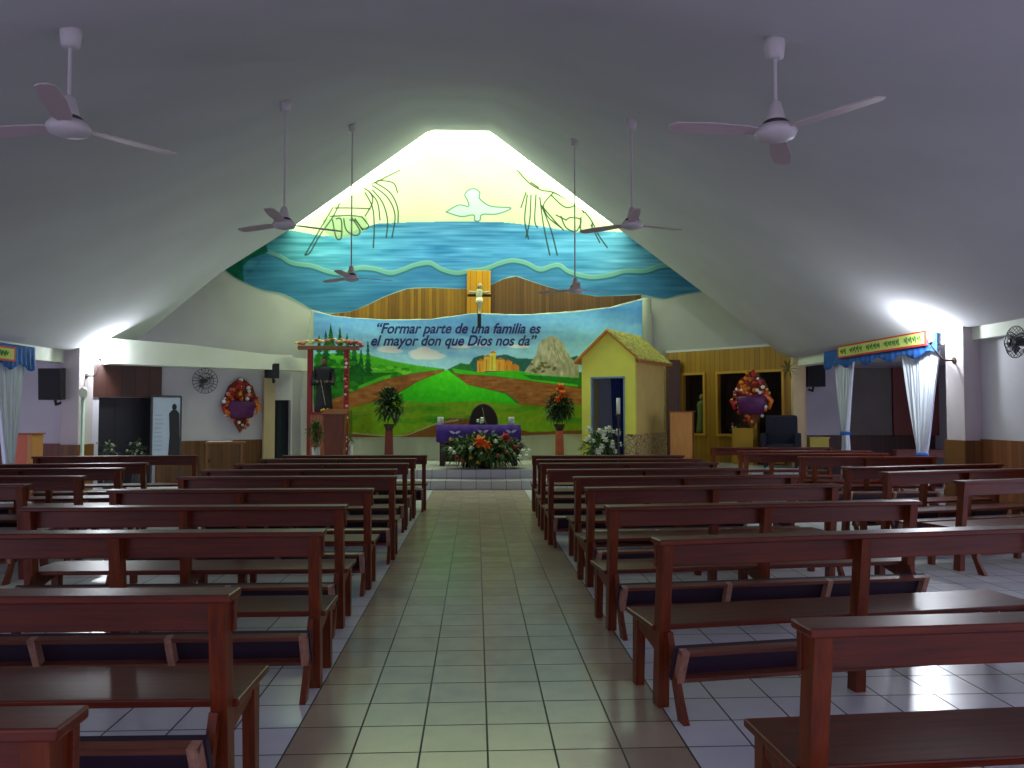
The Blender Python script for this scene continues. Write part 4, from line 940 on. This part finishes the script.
bm = B(); box(bm, u_-.28, u_+.28, -.42, -.22, 0, WR.uv(752, 428)[1]); o = link('golden_pedestal', bm, mat('golden_pedestal_paint', (180, 140, 50), .5)); o.location = (WR.a[0], WR.a[1], 0); o.rotation_euler = (0, 0, WR.rz)
tag(o, 'square golden pedestal standing under the right flower ornament', 'pedestal')
# barrel shaped drum / dark blue seat
P = WR.px(781, 440, .6)
t = thing('armchair', 'dark blue padded armchair beside the golden board wall at right', 'chair', (P.x, P.y, PZ), math.radians(-25))
bl = mat('blue_upholstery', (20, 24, 44), .8); bm = B(); box(bm, -.34, .34, -.3, .3, .22, .55, .05); link('seat', bm, bl, t)
bm = B(); box(bm, -.36, .36, .2, .34, .5, 1.22, .05); link('backrest', bm, bl, t)
for s_ in (-1, 1):
    bm = B(); box(bm, s_*.38-.06, s_*.38+.06, -.3, .3, .3, .80, .03); link('armrest', bm, bl, t)
    for y in (-.25, .25): bm = B(); box(bm, s_*.34-.03, s_*.34+.03, y-.03, y+.03, 0, .3); link('leg', bm, ds, t)
# statuette in the first opening
u, z = WR.uv(697, 433); P = WR.P(u, 0, -.25)
t = thing('niche_statue', 'small pale green figure standing in the leftmost dark opening of the golden wall', 'statue', (P.x, P.y, WR.uv(697, 433)[1]-.02))
bm = B(); lathe(bm, [(.16, 0), (.15, .1), (.11, .5), (.13, .75), (.12, .82), (.04, .88)], seg=16, sy=.8); link('robe', bm, mat('figure_green', (92, 110, 60), .7), t)
bm = B(); ball(bm, (0, 0, .97), .075, 2, (.85, .9, 1.15)); link('head', bm, mat('figure_face', (130, 110, 80), .7), t, True)
# flowers in the second opening
P = WR.P(WR.uv(733, 433)[0], WR.uv(733, 433)[1]-.02, -.25)
t = thing('niche_flowers', 'pale flowers on the sill of the middle dark opening in the golden wall', 'flowers', P)
bm = B(); foliage(bm, (0, 0, .12), (.2, .1, .14), 50, .1, .015); link('foliage', bm, gr2, t)
for k in range(6): flower((random.uniform(-.2, .2), -.08, random.uniform(.08, .28)), .05, pkf if k % 2 else whf, t, 6)
# green bracket on the pier
P = atX(786, 370, XR-.10); P = Vector((XR-.13, 18.8, P.z))
t = thing('wall_bracket', 'dark green leafy bracket on the cream pier beside the golden wall', 'wall bracket', atY(788, 369, 18.55))
bm = B()
for k in range(9): leaf(bm, (0, 0, 0), (math.cos(k*.7), -.3, math.sin(k*.7)), .28, .03, 0, 0)
link('leaves', bm, gr2, t); bm = B(); tube(bm, [(0, .05, -.05), (0, 0, -.02), (.02, -.05, .1)], .02, 6); tube(bm, [(0, 0.02, 0), (0, .09, 0)], .012, 6); link('stem', bm, gr2, t)

# ------------------------------------------------------------------ loudspeakers, wall fans
spk = mat('speaker_black', (30, 30, 38), .5); grl = mat('speaker_grille', (20, 20, 26), .7, noise=.3, scale=80)
def speaker(P, rz, w_, h_, label, tilt=.0):
    t = thing('loudspeaker', label, 'speaker', P, rz, 'black loudspeakers mounted on the walls')
    M = Matrix.Rotation(tilt, 4, 'X')
    bm = B(); prism(bm, [(-w_/2, -.18), (w_/2, -.18), (w_*.38, .14), (-w_*.38, .14)], -h_/2, h_/2, 'XY'); bm.transform(M); link('cabinet', bm, spk, t)
    bm = B(); box(bm, -w_/2+.02, w_/2-.02, -.195, -.182, -h_/2+.02, h_/2-.02, .004); bm.transform(M); link('grille', bm, grl, t)
    bm = B(); tube(bm, [(0, .05, -h_/2+.02), (0, .1, -h_/2-.1), (0, .3, -h_/2-.06)], .03, 8); link('bracket', bm, spk, t)
P = atY(54, 384, 17.0); speaker((P.x, 17.0, P.z), 0, .46, .66, 'large black loudspeaker on the left side bay wall', .06)
P = WL.px(273, 371, .55); speaker((P.x, P.y, P.z), .1, .36, .36, 'small black loudspeaker under the fascia left of the red frame')
P = atY(814, 376, 19.9); speaker((P.x, 19.9, P.z), 0, .44, .56, 'black loudspeaker on the grey wall of the right side bay')
def wallfan(P, rz, R, label):
    t = thing('wall_fan', label, 'wall fan', P, rz, 'caged fans fixed to the walls')
    dm = mat('fan_cage_grey', (60, 60, 64), .5)
    bm = B()
    for k in range(20):
        a = 2*PI*k/20; tube(bm, [(0, -.16, 0), (R*.6*math.cos(a), -.15, R*.6*math.sin(a)), (R*math.cos(a), -.08, R*math.sin(a)), (R*.5*math.cos(a), 0, R*.5*math.sin(a))], .005, 5)
    for rr, y in ((R, -.08), (R*.6, -.15), (R*.3, -.158)):
        tube(bm, [(rr*math.cos(2*PI*k/28), y, rr*math.sin(2*PI*k/28)) for k in range(29)], .007, 5)
    link('cage', bm, dm, t)
    for k in range(3):
        a = 2*PI*k/3+.4; bm = B(); leaf(bm, (0, -.08, 0), (math.cos(a), .1, math.sin(a)), R*.85, R*.26, 0, 0); link('blade', bm, mat('wall_fan_blade', (110, 112, 116), .5), t)
    bm = B(); tube(bm, [(0, -.11, 0), (0, .14, 0)], [.05, .07], 12); tube(bm, [(0, .1, 0), (0, .2, -.12), (0, .3, -.12)], .025, 8); link('motor', bm, dm, t)
P = WL.px(204, 381, .32); wallfan((P.x, P.y, P.z), WL.rz, .30, 'dark caged fan on the white left chancel wall')
P = atX(1019, 342, XR-.2); wallfan((XR-.17, P.y, P.z), -PI/2, .22, 'grey caged fan on the right wall at the picture edge')

# ------------------------------------------------------------------ poster board, pole, table, things in the left chancel
W2 = Wall(WL.a+WL.n*.45, WL.a+WL.n*.45+WL.d)
a = W2.px(152, 396); b_ = W2.px(181, 396); wdt = (b_-a).length; zt3 = a.z
t = thing('poster_stand', 'upright pale poster with a black robed silhouette, beside the dark doorway', 'poster stand', ((a.x+b_.x)/2, (a.y+b_.y)/2, 0), WL.rz)
bm = B(); 
for x in (-wdt/2, wdt/2): box(bm, x-.02, x+.02, -.02, .02, 0, zt3)
box(bm, -wdt/2, wdt/2, -.02, .02, zt3-.03, zt3+.02); box(bm, -wdt/2, wdt/2, -.02, .02, .5, .54)
for x in (-wdt/2, wdt/2): box(bm, x-.02, x+.02, -.25, .25, 0, .03)
link('frame', bm, mat('poster_frame', (60, 58, 60), .4), t)
bm = B(); box(bm, -wdt/2+.02, wdt/2-.02, -.012, .008, .54, zt3-.03); ps = link('poster_sheet', bm, mat('poster_pale_blue', (172, 186, 206), .5, noise=.06, scale=3), t)
bm = B(); cx_ = wdt*.27; zz = zt3-.2
prism(bm, [(cx_-.05, zz-.12), (cx_+.05, zz-.12), (cx_+.11, zz-.2), (cx_+.12, zz-.7), (cx_+.17, zz-1.25), (cx_-.13, zz-1.25), (cx_-.10, zz-.7), (cx_-.12, zz-.2)], -.016, -.0125, 'XZ')
ball(bm, (cx_, -.014, zz-.05), .07, 2, (.8, .05, 1.1)); link('silhouette', bm, mat('silhouette_black', (18, 18, 26), .5), ps)
bm = B()
for k in range(9):
    z = zz-.25-k*.10; box(bm, -wdt*.40, -wdt*.40+wdt*(.22+.1*random.random()), -.0145, -.0125, z, z+.02)
link('printed_lines', bm, mat('print_grey', (146, 160, 184), .6), ps)
# pole with a pale lamp head
P = W2.px(93, 440)
t = thing('processional_pole', 'pale green pole with a white lantern head beside the left column', 'pole', (-8.2, 16.9, 0))
zt4 = atY(93, 391, 16.9).z
bm = B(); tube(bm, [(0, 0, 0), (0, 0, zt4-.12)], .035, 12); link('pole', bm, mat('pole_pale_green', (170, 196, 172), .5), t)
bm = B(); lathe(bm, [(.04, -.14), (.075, -.10), (.08, .02), (.03, .08)], (0, 0, zt4), 14); link('lantern', bm, mat('lantern_white', (214, 220, 200), .4), t)
bm = B(); lathe(bm, [(.16, 0), (.15, .03), (.04, .06)], seg=16); link('base', bm, fd, t)
# small flower vases flanking the dark doorway
for px_, lab in ((109, 'pale flowers in a vase left of the dark doorway'), (137, 'pale flowers in a vase right of the dark doorway')):
    P = W2.px(px_, 450); t = thing('flower_vase', lab, 'flowers', (P.x, P.y, 0), 0, 'flower vases either side of the dark doorway')
    bm = B(); lathe(bm, [(.12, 0), (.10, .2), (.05, .45), (.08, .62)], seg=14); link('vase', bm, mat('vase_dark', (44, 44, 50), .4), t)
    bm = B(); foliage(bm, (0, 0, .82), (.22, .18, .28), 70, .16, .02); link('foliage', bm, gr2, t)
    for k in range(7): flower((random.uniform(-.2, .2), -.15, random.uniform(.65, 1.02)), .05, mat('petal_pale', (150, 156, 130), .7), t, 6)
# small side table
P = W2.px(230, 450)
t = thing('side_table', 'small wooden side table with a white top cloth below the left flower ornament', 'table', (P.x, P.y-.35, 0), WL.rz*.3)
tz = W2.px(230, 441).z+.0; tw = .44
bm = B(); box(bm, -tw, tw, -.25, .25, tz-.04, tz, .005); link('tabletop', bm, wood('table_wood', (110, 70, 30), (146, 98, 44), .4, .1), t)
for sx in (-1, 1):
    for sy in (-1, 1): bm = B(); box(bm, sx*(tw-.05)-.025, sx*(tw-.05)+.025, sy*.21-.02, sy*.21+.02, 0, tz-.04); link('leg', bm, MATS.get('tl') or mat('table_leg_wood', (110, 70, 30), .5), t)
    bm = B(); box(bm, sx*(tw-.05)-.02, sx*(tw-.05)+.02, -.2, .2, .5, .54); link('stretcher', bm, MATS['table_leg_wood'], t)
bm = B(); box(bm, -tw+.05, tw-.3, -.2, .2, tz, tz+.012, .003); o = link('table_cloth', bm, mat('runner_white', (214, 220, 226), .6)); o.location = t.location; o.rotation_euler = t.rotation_euler
tag(o, 'folded white cloth lying on the small side table at left', 'cloth')
# orange wooden box lectern in left side bay
P = atY(26, 445, 15.8); t = thing('side_lectern', 'orange wooden lectern in the left side bay below the loudspeaker', 'lectern', (P.x, 15.8, 0))
tz = atY(26, 433, 15.8).z
bm = B(); box(bm, -.24, .12, -.2, .2, 0, tz-.03, .006); link('body', bm, mat('lectern_red_panel', (196, 92, 60), .5), t)
bm = B(); box(bm, .12, .22, -.2, .2, 0, tz-.03, .006); link('side_panel', bm, mat('lectern_ochre_panel', (190, 130, 66), .5), t)
bm = B(); box(bm, -.27, .25, -.23, .23, tz-.03, tz, .004); link('top_board', bm, lw2, t)
# yellow crate in the right side bay
P = atY(816, 443, 19.2); t = thing('yellow_crate', 'yellow box beyond the pews near the left curtain of the right bay', 'box', (P.x, 19.2, 0))
zt5 = atY(816, 437, 19.2).z
bm = B(); box(bm, -.24, .24, -.2, .2, .5, zt5-.03, .01); link('body', bm, mat('crate_yellow', (190, 176, 70), .6), t)
bm = B(); box(bm, -.26, .26, -.22, .22, zt5-.03, zt5, .006); link('lid', bm, mat('crate_yellow_lid', (206, 192, 90), .6), t)
bm = B()
for sx in (-.2, .2):
    for sy in (-.16, .16): box(bm, sx-.02, sx+.02, sy-.02, sy+.02, 0, .5)
link('legs', bm, ds, t)

# ------------------------------------------------------------------ curtains with valance and sign on the side openings
cw = mat('curtain_white', (214, 222, 232), .9, .1); vb = mat('valance_blue', (34, 90, 170), .8, noise=.3, scale=4)
def curtain(X, yc, top_w, z_top, z_tie, z_bot, label, grp):
    """gathered curtain hanging in the plane X, spread at the top, tied in low"""
    n = 44; zs_ = np.linspace(z_top, z_bot, 26); bm = B(); rows = []
    for z in zs_:
        if z > z_tie: k = ((z-z_tie)/(z_top-z_tie))**.85; wd = .16+(top_w-.16)*k
        else: k = (z_tie-z)/max(z_tie-z_bot, .01); wd = .16+.22*k
        amp = .035+.02*(1-wd/top_w)
        rows.append([bm.verts.new((X+amp*math.sin(i*1.45)+.012*math.sin(i*.6+z*2), yc+wd*(i/n-.5), z)) for i in range(n+1)])
    for a_, b2 in zip(rows, rows[1:]):
        for i in range(n): bm.faces.new((a_[i], a_[i+1], b2[i+1], b2[i]))
    o = thing('curtain', label, 'curtain', (0, 0, 0), 0, grp)
    link('cloth', bm, cw, o, True)
    bm = B(); lathe(bm, [(.10, -.035), (.11, 0), (.10, .035)], (X, yc, z_tie), 16); link('tie_band', bm, vb, o)
    return o
def valance(X, y0, y1, z0, z1, label, side):
    n = 90; bm = B(); rows = []
    for j in range(8):
        z = z1+(z0-z1)*j/7
        rows.append([bm.verts.new((X+side*(.02+.03*abs(math.sin(i*.8))*(j/7)), y0+(y1-y0)*i/n, z+(.06*math.sin(i*.35) if j == 7 else 0))) for i in range(n+1)])
    for a_, b2 in zip(rows, rows[1:]):
        for i in range(n): bm.faces.new((a_[i], a_[i+1], b2[i+1], b2[i]))
    o = link('valance', bm, vb, None, True); tag(o, label, 'valance'); o.modifiers.new('t', 'SOLIDIFY').thickness = .006
    return o
G = 'white tied curtains on the side bay openings'
Xc = XR-.02
ya = atX(925, 400, Xc).y; yb = atX(845, 400, Xc).y
curtain(Xc, ya+.12, 1.15, 2.72, .95, .03, 'right white tied curtain of the right side bay, beside the column', G)
curtain(Xc, yb, .80, 2.72, 1.25, .03, 'left white tied curtain of the right side bay, farther from the column', G)
valance(XR-.10, ya-.55, yb+.75, 2.66, 3.0, 'blue gathered valance across the top of the right side bay', -1)
def sign(X, y0, y1, z0, z1, label, side, mk):
    t = thing('banner_sign', label, 'sign', (X, (y0+y1)/2, (z0+z1)/2)); h_ = (z1-z0)/2; L_ = (y1-y0)/2
    bm = B(); box(bm, -.012, .012, -L_, L_, -h_, h_, .003); link('border', bm, mat('sign_red', (196, 50, 40), .6), t)
    bm = B(); xx = side*.016; box(bm, min(xx, side*.012), max(xx, side*.012), -L_+.06, L_-.06, -h_+.035, h_-.035); link('panel', bm, mat('sign_yellow_green', (196, 206, 110), .7), t)
    bm = B(); n = mk
    for k in range(n):
        if k % 5 == 4: continue
        y = -L_+.2+(2*L_-.4)*k/(n-1); xx0 = side*.017; w0 = .05; hh = h_*.45*random.uniform(.7, 1.1)
        tube(bm, [(xx0, y-w0, -hh), (xx0, y-w0*.4, hh), (xx0, y+w0*.3, -hh*.4), (xx0, y+w0, hh*.7)], .012, 5)
    link('painted_writing', bm, mat('sign_green_writing', (60, 130, 60), .7), t)
y0 = atX(925, 345, XR-.18).y; y1 = atX(838, 358, XR-.18).y
sign(XR-.18, y0-.05, y1, 2.80, 3.06, 'long yellow sign with red border above the curtains of the right side bay', -1, 22)
Xl = XL+.02; yl = atX(10, 400, Xl).y
curtain(Xl, yl-.0, .85, 2.66, .62, .03, 'white tied curtain at the far left picture edge', G)
valance(XL+.08, yl-2.6, yl+.62, 2.50, 2.90, 'blue gathered valance at the far left picture edge', 1)
sign(XL+.16, yl-2.2, yl-.12, 2.58, 2.84, 'yellow and red sign on the blue valance at the far left', 1, 20)
